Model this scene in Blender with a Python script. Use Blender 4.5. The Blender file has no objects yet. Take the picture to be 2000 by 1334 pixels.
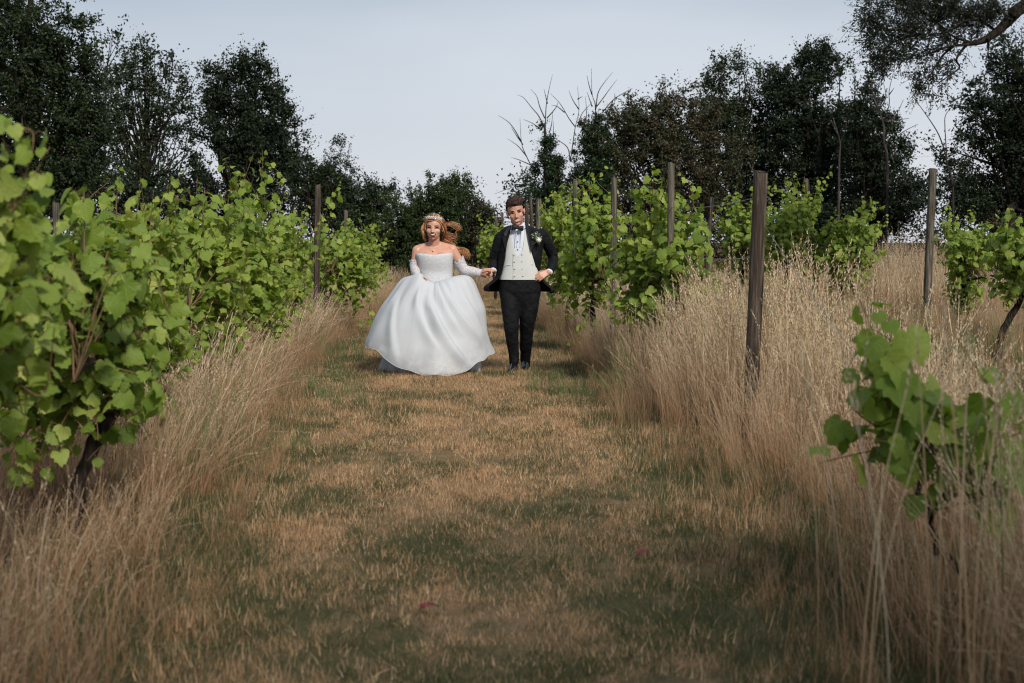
import bpy, math, random
import numpy as np
from mathutils import Vector, Matrix
from mathutils.bvhtree import BVHTree

SC = bpy.context.scene
COL = SC.collection
PI = math.pi

# ------------------------------------------------------------------ camera
CAM_H, PITCH, FPX, CU, CV = 1.33, math.radians(4.06), 2778.0, 1000.0, 667.0
cam_data = bpy.data.cameras.new('camera')
cam = bpy.data.objects.new('camera', cam_data)
COL.objects.link(cam)
cam_data.lens = 50.0
cam_data.sensor_width = 36.0
cam_data.clip_end = 2000.0
cam_data.dof.use_dof = True
cam_data.dof.focus_distance = 14.1
cam_data.dof.aperture_fstop = 4.0
cam.location = (0, 0, CAM_H)
cam.rotation_euler = (PI / 2 - PITCH, 0, 0)
SC.camera = cam

# ------------------------------------------------------------------ view, sampling
SC.render.engine = 'CYCLES'
SC.view_settings.view_transform = 'Standard'
SC.view_settings.look = 'None'
SC.view_settings.exposure = 0.5
SC.view_settings.gamma = 1.0
SC.view_settings.use_curve_mapping = False
cy = SC.cycles
cy.max_bounces = 5
cy.diffuse_bounces = 3
cy.glossy_bounces = 2
cy.transmission_bounces = 3
cy.transparent_max_bounces = 6
cy.caustics_reflective = False
cy.caustics_refractive = False
cy.sample_clamp_indirect = 4.0
cy.pixel_filter_type = 'BLACKMAN_HARRIS'
cy.filter_width = 1.1
try:
    cy.use_denoising = True
    cy.denoiser = 'OPENIMAGEDENOISE'
except Exception:
    pass

# ------------------------------------------------------------------ sky and sun
SUN_VEC = Vector((0.34, -0.74, 0.62)).normalized()          # towards the sun: behind the camera, a little to its right
world = bpy.data.worlds.new("World")
SC.world = world
world.use_nodes = True
wn = world.node_tree
for n in list(wn.nodes):
    wn.nodes.remove(n)
def N(tree, kind, **kw):
    n = tree.nodes.new(kind)
    for k, v in kw.items():
        setattr(n, k, v)
    return n
def L(tree, a, b):
    tree.links.new(a, b)
w_out = N(wn, 'ShaderNodeOutputWorld')
w_bg = N(wn, 'ShaderNodeBackground')
w_bg.inputs['Strength'].default_value = 0.1
sky = N(wn, 'ShaderNodeTexSky', sky_type='NISHITA')
sky.sun_disc = False
sky.sun_elevation = math.asin(SUN_VEC.z)
sky.sun_rotation = math.atan2(SUN_VEC.x, SUN_VEC.y)
sky.air_density = 1.0
sky.dust_density = 2.0
wtc = N(wn, 'ShaderNodeTexCoord')
wmap = N(wn, 'ShaderNodeMapping')
wmap.inputs['Scale'].default_value = (1.1, 0.8, 4.0)
wmap.inputs['Location'].default_value = (0.4, 0.2, 0.1)
L(wn, wtc.outputs['Generated'], wmap.inputs['Vector'])
wno = N(wn, 'ShaderNodeTexNoise')
wno.inputs['Scale'].default_value = 1.6
wno.inputs['Detail'].default_value = 5.0
wno.inputs['Roughness'].default_value = 0.45
L(wn, wmap.outputs['Vector'], wno.inputs['Vector'])
wramp = N(wn, 'ShaderNodeValToRGB')                          # the cloud deck: blue-grey to pale grey
wramp.color_ramp.elements[0].position = 0.33
wramp.color_ramp.elements[0].color = (0.235, 0.295, 0.365, 1)
wramp.color_ramp.elements[1].position = 0.66
wramp.color_ramp.elements[1].color = (0.415, 0.46, 0.515, 1)
wsep = N(wn, 'ShaderNodeSeparateXYZ')
L(wn, wtc.outputs['Generated'], wsep.inputs['Vector'])
wlr = N(wn, 'ShaderNodeMapRange')                            # thicker, bluer cloud to the left of the lane, thinner to the right
for k_, v_ in (('From Min', -0.42), ('From Max', 0.30), ('To Min', -0.16), ('To Max', 0.10)):
    wlr.inputs[k_].default_value = v_
L(wn, wsep.outputs['X'], wlr.inputs['Value'])
wad = N(wn, 'ShaderNodeMath', operation='ADD')
L(wn, wno.outputs['Fac'], wad.inputs[0])
L(wn, wlr.outputs['Result'], wad.inputs[1])
L(wn, wad.outputs[0], wramp.inputs['Fac'])
whz = N(wn, 'ShaderNodeMapRange')
whz.inputs['From Min'].default_value = 0.0
whz.inputs['From Max'].default_value = 0.20
whz.inputs['To Min'].default_value = 0.85
whz.inputs['To Max'].default_value = 0.0
L(wn, wsep.outputs['Z'], whz.inputs['Value'])
wmix = N(wn, 'ShaderNodeMix', data_type='RGBA')
L(wn, whz.outputs['Result'], wmix.inputs['Factor'])
L(wn, wramp.outputs['Color'], wmix.inputs[6])
wmix.inputs[7].default_value = (0.56, 0.565, 0.60, 1)       # paler and faintly pink near the horizon
wsc = N(wn, 'ShaderNodeVectorMath', operation='SCALE')
wsc.inputs['Scale'].default_value = 10.0
L(wn, wmix.outputs[2], wsc.inputs[0])
wfin = N(wn, 'ShaderNodeMix', data_type='RGBA')
wfin.inputs['Factor'].default_value = 0.92                   # how closed the cloud cover is
L(wn, sky.outputs['Color'], wfin.inputs[6])
L(wn, wsc.outputs['Vector'], wfin.inputs[7])
L(wn, wfin.outputs[2], w_bg.inputs['Color'])
L(wn, w_bg.outputs['Background'], w_out.inputs['Surface'])

sun_data = bpy.data.lights.new('sun', 'SUN')
sun_data.energy = 2.8
sun_data.angle = math.radians(9)
sun_data.color = (1.0, 0.93, 0.84)
sun = bpy.data.objects.new('sun', sun_data)
COL.objects.link(sun)
sun.rotation_euler = SUN_VEC.to_track_quat('Z', 'Y').to_euler()
sun.location = (8, -10, 14)

# ------------------------------------------------------------------ picture to place
CF = np.array([0, math.cos(PITCH), -math.sin(PITCH)])
CUP = np.array([0, math.sin(PITCH), math.cos(PITCH)])
CR = np.array([1.0, 0, 0])
def P(u, v, d):
    """The point at distance y = d that is seen at pixel (u, v) of the 2000 px wide photograph."""
    r = CF + CR * ((u - CU) / FPX) + CUP * ((CV - v) / FPX)
    t = d / r[1]
    return np.array([0, 0, CAM_H]) + r * t
def G(u, v):
    """The ground point seen at pixel (u, v)."""
    r = CF + CR * ((u - CU) / FPX) + CUP * ((CV - v) / FPX)
    t = -CAM_H / r[2]
    return np.array([0, 0, CAM_H]) + r * t
def to_px(p):
    q = np.asarray(p, float) - np.array([0, 0, CAM_H])
    z = q @ CF
    return CU + FPX * (q @ CR) / z, CV - FPX * (q @ CUP) / z, z

# ------------------------------------------------------------------ mesh helpers
class MB:
    def __init__(s):
        s.v, s.f3, s.f4, s.uv3, s.uv4, s.n = [], [], [], [], [], 0
    def add(s, v, f, uv=None):
        v = np.asarray(v, float)
        f = np.asarray(f, int)
        s.v.append(v)
        if len(f):
            (s.f3 if f.shape[1] == 3 else s.f4).append(f + s.n)
            (s.uv3 if f.shape[1] == 3 else s.uv4).append(None if uv is None else np.asarray(uv, float)[f])
        s.n += len(v)
        return s
    def mesh(s, name, off=(0, 0, 0), smooth=True):
        me = bpy.data.meshes.new(name)
        v = np.concatenate(s.v) - np.asarray(off, float)
        f3 = np.concatenate(s.f3) if s.f3 else np.zeros((0, 3), int)
        f4 = np.concatenate(s.f4) if s.f4 else np.zeros((0, 4), int)
        me.vertices.add(len(v))
        me.vertices.foreach_set('co', v.astype(np.float32).ravel())
        loops = np.concatenate([f3.ravel(), f4.ravel()]).astype(np.int32)
        me.loops.add(len(loops))
        me.loops.foreach_set('vertex_index', loops)
        me.polygons.add(len(f3) + len(f4))
        st = np.concatenate([np.arange(len(f3)) * 3, len(f3) * 3 + np.arange(len(f4)) * 4]).astype(np.int32)
        me.polygons.foreach_set('loop_start', st)
        if any(u is not None for u in s.uv3 + s.uv4):
            ul = me.uv_layers.new(name='UVMap')
            us = [np.zeros(f.shape + (2,)) if u is None else u for u, f in zip(s.uv3 + s.uv4, s.f3 + s.f4)]
            ul.data.foreach_set('uv', np.concatenate([u.reshape(-1, 2) for u in us]).astype(np.float32).ravel())
        me.update(calc_edges=True)
        me.validate()
        me.polygons.foreach_set('use_smooth', np.full(len(me.polygons), smooth))
        return me

def tag(o, label=None, cat=None, group=None, kind=None):
    if label: o['label'] = label
    if cat: o['category'] = cat
    if group: o['group'] = group
    if kind: o['kind'] = kind
    return o
def root_loc(o):
    p = np.zeros(3)
    while o is not None:
        p += np.array(o.location)
        o = o.parent
    return p
def empty(name, loc, label=None, cat=None, group=None):
    o = bpy.data.objects.new(name, None)
    o.empty_display_size = 0.1
    o.location = [float(x) for x in loc]
    COL.objects.link(o)
    return tag(o, label, cat, group)
def obj(name, mb, mat, parent=None, smooth=True, off=None, label=None):
    """Link the shapes in mb (world coordinates) as one mesh object under parent."""
    off = root_loc(parent) if parent is not None else (np.zeros(3) if off is None else np.asarray(off, float))
    me = mb.mesh(name, off, smooth)
    if mat is not None:
        me.materials.append(mat)
    o = bpy.data.objects.new(name, me)
    COL.objects.link(o)
    if parent is not None:
        o.parent = parent
    else:
        o.location = off
    if label: o['label'] = label
    return o

def catmull(pts, n):
    p = np.asarray(pts, float)
    if len(p) < 3:
        t = np.linspace(0, 1, n)[:, None]
        return p[0] * (1 - t) + p[-1] * t
    q = np.vstack([2 * p[0] - p[1], p, 2 * p[-1] - p[-2]])
    t = np.linspace(0, len(p) - 1 - 1e-9, n)
    i = t.astype(int)
    f = (t - i)[:, None]
    a, b, c, d = q[i], q[i + 1], q[i + 2], q[i + 3]
    return 0.5 * (2 * b + (c - a) * f + (2 * a - 5 * b + 4 * c - d) * f ** 2 + (3 * b - a - 3 * c + d) * f ** 3)
def norm(a):
    a = np.asarray(a, float)
    return a / np.maximum(np.linalg.norm(a, axis=-1, keepdims=True), 1e-9)
def tube(mb, pts, rad, k=8, cap=True, squash=None):
    """A tube along pts with a radius at each point; closed ends."""
    p = np.asarray(pts, float)
    n = len(p)
    r = np.broadcast_to(np.asarray(rad, float), (n,)) if np.ndim(rad) < 2 else None
    t = norm(np.gradient(p, axis=0))
    ref = np.array([0, 0, 1.0]) if abs(t[:, 2]).mean() < 0.85 else np.array([0, 1.0, 0])
    a = norm(np.cross(t, ref)); b = np.cross(t, a)
    th = np.arange(k) * 2 * PI / k
    sq = 1.0 if squash is None else squash
    v = p[:, None] + r[:, None, None] * (np.cos(th)[None, :, None] * a[:, None] + sq * np.sin(th)[None, :, None] * b[:, None])
    i, j = np.meshgrid(np.arange(n - 1), np.arange(k), indexing='ij')
    f = np.stack([i * k + j, i * k + (j + 1) % k, (i + 1) * k + (j + 1) % k, (i + 1) * k + j], -1).reshape(-1, 4)
    v = v.reshape(-1, 3)
    mb.add(v, f)
    if cap:
        base = mb.n - len(v)
        for end, rev in ((0, True), (n - 1, False)):
            c = np.array([[end * k + j, end * k + (j + 1) % k, 0] for j in range(k)]) + base
            mb.v.append(p[end][None]); c[:, 2] = mb.n; mb.n += 1
            if rev: c = c[:, [1, 0, 2]]
            mb.f3.append(c); mb.uv3.append(None)
    return mb
def capsule(mb, p0, p1, r0, r1, k=12):
    p0, p1 = np.asarray(p0, float), np.asarray(p1, float)
    d = p1 - p0
    ln = max(np.linalg.norm(d), 1e-6); d = d / ln
    a = np.linspace(-PI / 2 + 0.15, 0, 4); b = np.linspace(0, PI / 2 - 0.15, 4)
    pts = [p0 + d * r0 * math.sin(x) for x in a] + [p1 + d * r1 * math.sin(x) for x in b]
    rr = [r0 * math.cos(x) for x in a] + [r1 * math.cos(x) for x in b]
    return tube(mb, pts, rr, k)
def ellipsoid(mb, c, r, R=None, nu=16, nv=10):
    th = np.linspace(0, PI, nv + 1)[1:-1]
    ph = np.arange(nu) * 2 * PI / nu
    v = np.stack([np.outer(np.sin(th), np.cos(ph)), np.outer(np.sin(th), np.sin(ph)), np.outer(np.cos(th), np.ones(nu))], -1).reshape(-1, 3)
    v = np.vstack([v, [[0, 0, 1], [0, 0, -1]]]) * np.asarray(r, float)
    if R is not None:
        v = v @ np.asarray(R).T
    m = nv - 1
    i, j = np.meshgrid(np.arange(m - 1), np.arange(nu), indexing='ij')
    f4 = np.stack([i * nu + j, (i + 1) * nu + j, (i + 1) * nu + (j + 1) % nu, i * nu + (j + 1) % nu], -1).reshape(-1, 4)
    jj = np.arange(nu)
    f3 = np.vstack([np.stack([jj, (jj + 1) % nu, np.full(nu, m * nu)], -1)[:, [0, 1, 2]],
                    np.stack([(m - 1) * nu + (jj + 1) % nu, (m - 1) * nu + jj, np.full(nu, m * nu + 1)], -1)])
    base = mb.n
    mb.add(v + np.asarray(c, float), f4)
    mb.f3.append(f3 + base); mb.uv3.append(None)
    return mb
def grid_faces(n, m, wrap=False):
    i, j = np.meshgrid(np.arange(n - 1), np.arange(m if wrap else m - 1), indexing='ij')
    return np.stack([i * m + j, i * m + (j + 1) % m, (i + 1) * m + (j + 1) % m, (i + 1) * m + j], -1).reshape(-1, 4)
def wob(p, scale, seed, amp=1.0):
    """Cheap smooth noise in [-1, 1]: a sum of plane waves."""
    rs = np.random.RandomState(seed)
    p = np.asarray(p, float)
    o = np.zeros(p.shape[:-1])
    for k in range(5):
        w = rs.randn(3) * scale
        o = o + np.sin(p @ w + rs.rand() * 6.28)
    return amp * o / 3.0
def remesh(o, voxel, smooth=2):
    m = o.modifiers.new('r', 'REMESH'); m.mode = 'VOXEL'; m.voxel_size = voxel; m.use_smooth_shade = True
    if smooth:
        s = o.modifiers.new('s', 'SMOOTH'); s.iterations = smooth; s.factor = 0.5
    dg = bpy.context.evaluated_depsgraph_get(); dg.update()
    me = bpy.data.meshes.new_from_object(o.evaluated_get(dg))
    mats = [x for x in o.data.materials]
    o.modifiers.clear()
    old = o.data
    o.data = me
    if not len(me.materials):
        for x in mats: me.materials.append(x)
    bpy.data.meshes.remove(old)
    me.polygons.foreach_set('use_smooth', np.full(len(me.polygons), True))
    return o

# ------------------------------------------------------------------ materials
class NT:
    def __init__(s, name):
        s.m = bpy.data.materials.new(name); s.m.use_nodes = True
        s.t = s.m.node_tree
        for n in list(s.t.nodes): s.t.nodes.remove(n)
        s.out = s.t.nodes.new('ShaderNodeOutputMaterial')
    def set(s, n, idx, v):
        if v is None: return
        if hasattr(v, 'is_output'): s.t.links.new(v, n.inputs[idx])
        else:
            if isinstance(v, (tuple, list)) and len(v) == 3 and n.inputs[idx].type == 'RGBA': v = (*v, 1)
            n.inputs[idx].default_value = v
    def node(s, kind, ins=None, **kw):
        n = s.t.nodes.new(kind)
        for k, v in kw.items(): setattr(n, k, v)
        for k, v in (ins or {}).items(): s.set(n, k, v)
        return n
    def math(s, op, a, b=None, c=None, clamp=False):
        n = s.node('ShaderNodeMath', {0: a, 1: b, 2: c}, operation=op, use_clamp=clamp)
        return n.outputs[0]
    def mix(s, f, a, b, blend='MIX'):
        n = s.node('ShaderNodeMix', {0: f, 6: a, 7: b}, data_type='RGBA', blend_type=blend)
        return n.outputs[2]
    def noise(s, vec, scale, detail=3, rough=0.5, out='Fac'):
        return s.node('ShaderNodeTexNoise', {'Vector': vec, 'Scale': scale, 'Detail': detail, 'Roughness': rough}).outputs[out]
    def ramp(s, fac, stops):
        n = s.node('ShaderNodeValToRGB', {0: fac})
        e = n.color_ramp.elements
        while len(e) < len(stops): e.new(0.5)
        for x, (p, c) in zip(e, stops):
            x.position = p; x.color = (*c, 1) if len(c) == 3 else c
        return n.outputs['Color']
    def mapr(s, v, a, b, c=0.0, d=1.0):
        return s.node('ShaderNodeMapRange', {0: v, 1: a, 2: b, 3: c, 4: d}).outputs[0]
    def scalev(s, vec, sc):
        return s.node('ShaderNodeMapping', {'Vector': vec, 'Scale': sc}).outputs[0]
    def pos(s): return s.node('ShaderNodeNewGeometry').outputs['Position']
    def obj_co(s): return s.node('ShaderNodeTexCoord').outputs['Object']
    def rnd(s):
        a = s.node('ShaderNodeObjectInfo').outputs['Random']
        b = s.node('ShaderNodeNewGeometry').outputs['Random Per Island']
        return s.math('FRACT', s.math('ADD', a, b))
    def bsdf(s, col, rough=0.6, spec=0.3, bump=None, bstr=0.3, bdist=0.01, **kw):
        n = s.node('ShaderNodeBsdfPrincipled', {'Base Color': col, 'Roughness': rough, 'Specular IOR Level': spec})
        for k, v in kw.items(): s.set(n, k.replace('_', ' '), v)
        if bump is not None:
            b = s.node('ShaderNodeBump', {'Height': bump, 'Strength': bstr, 'Distance': bdist})
            s.t.links.new(b.outputs[0], n.inputs['Normal'])
        return n.outputs[0]
    def done(s, sh):
        s.t.links.new(sh, s.out.inputs['Surface']); return s.m

def plain(name, col, rough=0.6, spec=0.3, noise_amp=0.15, noise_scale=30, bstr=0.0, **kw):
    t = NT(name)
    n = t.noise(t.obj_co(), noise_scale, 3)
    c = t.mix(t.mapr(n, 0.3, 0.7), tuple(x * (1 - noise_amp) for x in col), tuple(min(1, x * (1 + noise_amp)) for x in col))
    return t.done(t.bsdf(c, rough, spec, bump=n if bstr else None, bstr=bstr, **kw))

def leaf_material(name, stops, veins=False, trans=0.4, tcol=(1.25, 1.2, 0.6), rough=0.5, spec=0.25, patch=0.35):
    t = NT(name)
    r = t.rnd()
    pn = t.noise(t.pos(), 1.7, 2)
    f = t.math('ADD', t.math('MULTIPLY', r, 1 - patch), t.math('MULTIPLY', t.mapr(pn, 0.3, 0.7), patch))
    c = t.ramp(f, stops)
    bump = None
    if veins:
        uv = t.node('ShaderNodeTexCoord').outputs['UV']
        sp = t.node('ShaderNodeSeparateXYZ', {0: uv})
        ang = t.math('ARCTAN2', sp.outputs[0], sp.outputs[1])
        rad = t.math('SQRT', t.math('ADD', t.math('MULTIPLY', sp.outputs[0], sp.outputs[0]), t.math('MULTIPLY', sp.outputs[1], sp.outputs[1])))
        pp = t.math('PINGPONG', t.math('ABSOLUTE', ang), 0.36)
        # every second fold of the ping-pong is a main vein: distance from it across the blade
        dist = t.math('MULTIPLY', pp, rad)
        vein = t.mapr(dist, 0.004, 0.03, 1.0, 0.0)
        c = t.mix(t.math('MULTIPLY', vein, 0.30), c, (0.30, 0.38, 0.12))
        mott = t.noise(uv, 9, 3)
        c = t.mix(t.mapr(mott, 0.35, 0.75, 0, 0.3), c, (0.07, 0.13, 0.025))
        bump = t.math('ADD', vein, t.math('MULTIPLY', mott, -1.2))
    tr = t.node('ShaderNodeBsdfTranslucent', {'Color': t.mix(1.0, c, tcol, 'MULTIPLY')}).outputs[0]
    b = t.bsdf(c, rough, spec, bump=bump, bstr=0.35, bdist=0.004)
    return t.done(t.node('ShaderNodeMixShader', {0: trans, 1: b, 2: tr}).outputs[0])

M = {}
M['vine_leaf'] = leaf_material('vine_leaf', [(0.0, (0.085, 0.135, 0.020)), (0.35, (0.175, 0.260, 0.038)), (0.7, (0.29, 0.375, 0.070)), (0.93, (0.40, 0.45, 0.115)), (1.0, (0.50, 0.44, 0.12))], veins=True, trans=0.45, tcol=(1.3, 1.25, 0.5))
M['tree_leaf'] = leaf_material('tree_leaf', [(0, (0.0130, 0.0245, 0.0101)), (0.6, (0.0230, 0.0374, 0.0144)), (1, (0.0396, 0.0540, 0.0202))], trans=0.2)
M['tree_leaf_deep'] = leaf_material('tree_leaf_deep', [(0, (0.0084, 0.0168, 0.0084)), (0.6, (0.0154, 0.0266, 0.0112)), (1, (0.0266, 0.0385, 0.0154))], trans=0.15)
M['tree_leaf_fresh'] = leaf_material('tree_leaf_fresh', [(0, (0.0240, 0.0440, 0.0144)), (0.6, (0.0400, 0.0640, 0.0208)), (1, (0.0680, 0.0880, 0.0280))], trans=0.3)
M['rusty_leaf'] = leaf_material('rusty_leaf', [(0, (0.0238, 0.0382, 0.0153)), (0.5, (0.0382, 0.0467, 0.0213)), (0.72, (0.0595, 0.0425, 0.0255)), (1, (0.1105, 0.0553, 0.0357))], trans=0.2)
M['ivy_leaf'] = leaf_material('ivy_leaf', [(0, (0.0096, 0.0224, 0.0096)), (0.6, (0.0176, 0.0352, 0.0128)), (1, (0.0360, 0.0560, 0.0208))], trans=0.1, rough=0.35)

def wood_material(name, dark, light, sc=1.0):
    t = NT(name)
    o = t.pos()
    g = t.noise(t.scalev(o, (22 * sc, 22 * sc, 1.2 * sc)), 2.0, 5, 0.65)
    b = t.noise(o, 2.5, 3)
    crack = t.noise(t.scalev(o, (40 * sc, 40 * sc, 1.0 * sc)), 1.7, 2)
    c = t.ramp(g, [(0.36, tuple(x * 0.5 for x in dark)), (0.5, dark), (0.66, light)])
    c = t.mix(t.mapr(b, 0.4, 0.7, 0, 0.5), c, tuple(x * 0.55 for x in dark))
    c = t.mix(t.mapr(crack, 0.40, 0.34, 0, 0.85), c, tuple(x * 0.2 for x in dark))
    return t.done(t.bsdf(c, 0.85, 0.15, bump=t.math('ADD', g, t.mapr(crack, 0.28, 0.34)), bstr=0.9, bdist=0.008))
M['post'] = wood_material('weathered_post', (0.060, 0.045, 0.034), (0.165, 0.135, 0.105))
M['post_pale'] = wood_material('pale_post', (0.09, 0.08, 0.06), (0.22, 0.19, 0.15))
M['bark'] = wood_material('dark_bark', (0.022, 0.017, 0.013), (0.060, 0.047, 0.036), 0.6)
M['vine_bark'] = wood_material('vine_bark', (0.020, 0.014, 0.011), (0.075, 0.055, 0.042), 1.5)
M['dead_wood'] = wood_material('dead_wood', (0.03, 0.025, 0.022), (0.075, 0.064, 0.058), 0.8)
M['pale_dead_wood'] = wood_material('pale_dead_wood', (0.045, 0.038, 0.036), (0.12, 0.10, 0.095), 0.8)
M['cane'] = plain('green_brown_cane', (0.125, 0.075, 0.035), 0.6, 0.3, 0.4, 12)
M['wire'] = plain('galvanised_wire', (0.25, 0.26, 0.27), 0.35, 0.5, 0.1, 40, Metallic=0.8)

M['red_leaf'] = plain('red_leaf', (0.13, 0.028, 0.022), 0.6, 0.2, 0.4, 40)

# ================================================================== GROUND
# lateral positions (x) against distance (y)
DD = np.array([0, 4, 7, 14.3, 20, 28, 36, 60])
def path_left(d):  return np.interp(d, DD, [-0.95, -1.05, -1.3, -2.0, -2.2, -2.4, -2.6, -3])
def path_right(d): return np.interp(d, DD, [1.2, 1.0, 0.88, 0.72, 0.5, 0.0, -0.5, -1])
def row_left(d):   return np.interp(d, [0, 4.4, 6, 8.2, 11.5, 16, 20, 27, 36], [-1.8, -1.85, -1.9, -2.3, -2.55, -2.75, -2.75, -2.9, -3.2])
def row_right(d):  return 2.42 - 0.08 * np.asarray(d, float)

def path_mask(t, pos):
    """Shader value: signed lateral offset from the middle of the mown lane, in half-widths (about -1..1 inside)."""
    sp = t.node('ShaderNodeSeparateXYZ', {0: pos})
    mid = t.math('MULTIPLY_ADD', sp.outputs[1], -0.045, 0.08)
    return t.math('DIVIDE', t.math('SUBTRACT', sp.outputs[0], mid), 1.3), sp.outputs[1]

def green_factor(t, pos):
    """How green (0 straw .. 1 green) the turf is at a place: patches, greener at the lane's edges and towards the near end."""
    lat, y = path_mask(t, pos)
    n1 = t.noise(t.scalev(pos, (1.0, 0.75, 1.0)), 1.5, 3, 0.55)
    n2 = t.noise(pos, 6.5, 3, 0.6)
    edge = t.mapr(t.math('ABSOLUTE', lat), 0.55, 1.0, 0.0, 0.11)
    near = t.mapr(y, 9.0, 4.0, 0.0, 0.08)
    s = t.math('ADD', t.math('MULTIPLY', n1, 0.62), t.math('MULTIPLY', n2, 0.38))
    s = t.math('ADD', s, t.math('ADD', edge, near))
    return t.mapr(s, 0.44, 0.635)

t = NT('dry_turf_soil')
p = t.pos()
lat_, _ = path_mask(t, p)
g = green_factor(t, p)
fine = t.noise(p, 60, 4, 0.7)
mid = t.noise(p, 9, 4, 0.6)
straw = t.ramp(fine, [(0.25, (0.13, 0.085, 0.05)), (0.55, (0.27, 0.18, 0.105)), (0.8, (0.36, 0.26, 0.16))])
straw = t.mix(t.mapr(mid, 0.35, 0.65, 0, 0.5), straw, (0.20, 0.12, 0.06))
grn = t.ramp(fine, [(0.25, (0.03, 0.034, 0.016)), (0.7, (0.085, 0.09, 0.042))])
verge = t.mapr(t.math('ABSOLUTE', lat_), 0.95, 1.35)          # brown litter and bare earth under the long grass
litter = t.ramp(fine, [(0.25, (0.045, 0.028, 0.018)), (0.75, (0.15, 0.085, 0.05))])
M['soil'] = t.done(t.bsdf(t.mix(verge, t.mix(t.math('MULTIPLY', g, 0.85), straw, grn), litter), 0.95, 0.05, bump=fine, bstr=0.6, bdist=0.02))

gx = np.concatenate([[-500, -120, -40], np.linspace(-14, 16, 61), [40, 120, 500]])
gy = np.concatenate([[-300, -60, -10], np.linspace(0, 50, 81), [80, 160, 400, 900]])
X, Y = np.meshgrid(gx, gy)
ground = obj('ground', MB().add(np.stack([X, Y, np.zeros_like(X)], -1).reshape(-1, 3), grid_faces(len(gy), len(gx))), M['soil'])
tag(ground, 'dry straw coloured vineyard ground between and beyond the vine rows', 'ground', kind='structure')

# ================================================================== GRASSES
def blade_material(name, straw_stops, green_stops, use_patch=True, bias=0.0, base_col=None, h=1.0, trans=0.3):
    t = NT(name)
    p = t.pos()
    r = t.rnd()
    g = green_factor(t, p) if use_patch else t.mapr(t.noise(p, 0.8, 2), 0.4, 0.75)
    r2 = t.math('FRACT', t.math('MULTIPLY', r, 7.31))
    isg = t.math('LESS_THAN', r2, t.math('ADD', t.math('MULTIPLY', g, 0.86 if use_patch else 0.22), bias))
    s = t.ramp(r, straw_stops)
    if base_col is not None:                               # dry grass is russet low on the stem and bleached at the head
        z = t.node('ShaderNodeSeparateXYZ', {0: p}).outputs[2]
        s = t.mix(t.mapr(z, 0.05 * h, 0.75 * h, 0.8, 0.0), s, base_col)
    c = t.mix(isg, s, t.ramp(r, green_stops))
    tr = t.node('ShaderNodeBsdfTranslucent', {'Color': c}).outputs[0]
    return t.done(t.node('ShaderNodeMixShader', {0: trans, 1: t.bsdf(c, 0.7, 0.15), 2: tr}).outputs[0])
M['turf'] = blade_material('mown_blades', [(0, (0.33, 0.18, 0.085)), (0.5, (0.54, 0.35, 0.19)), (1, (0.69, 0.50, 0.32))],
                           [(0, (0.05, 0.065, 0.03)), (0.6, (0.09, 0.105, 0.045)), (1, (0.15, 0.15, 0.06))], bias=0.03)
M['hay'] = blade_material('tall_dry_blades', [(0, (0.26, 0.145, 0.07)), (0.35, (0.55, 0.40, 0.24)), (1, (0.82, 0.70, 0.51))],
                          [(0, (0.10, 0.12, 0.045)), (1, (0.22, 0.24, 0.10))], use_patch=False, bias=0.0, base_col=(0.30, 0.145, 0.065), h=0.75)
M['greens'] = blade_material('green_blades', [(0, (0.09, 0.12, 0.045)), (1, (0.22, 0.26, 0.11))], [(0, (0.07, 0.11, 0.035)), (1, (0.17, 0.23, 0.08))], use_patch=False)

def ribbon_set(rng, n, spread, h0, h1, width, lean, segs=3, bend=0.5, lean_dir=None):
    """n grass blades as bent, tapering strips."""
    mb = MB()
    for i in range(n):
        a = rng.rand() * 2 * PI
        r = spread * math.sqrt(rng.rand())
        b = np.array([r * math.cos(a), r * math.sin(a), 0])
        hh = h0 + (h1 - h0) * rng.rand()
        az = rng.rand() * 2 * PI
        d = np.array([math.cos(az), math.sin(az), 0]) * lean * abs(rng.randn()) * 0.7
        if lean_dir is not None: d = d + np.asarray(lean_dir)
        s = np.linspace(0, 1, segs + 1)
        cpts = b + np.outer(s, [0, 0, hh]) + np.outer(s ** (1 + bend * 2), d * hh)
        sidea = rng.rand() * 2 * PI
        side = np.array([math.cos(sidea), math.sin(sidea), 0])
        w = width * (0.6 + 0.8 * rng.rand()) * (1 - s * 0.85) * 0.5
        v = np.stack([cpts - side * w[:, None], cpts + side * w[:, None]], 1).reshape(-1, 3)
        f = np.array([[2 * k, 2 * k + 1, 2 * k + 3, 2 * k + 2] for k in range(segs)])
        mb.add(v, f)
    return mb
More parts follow.
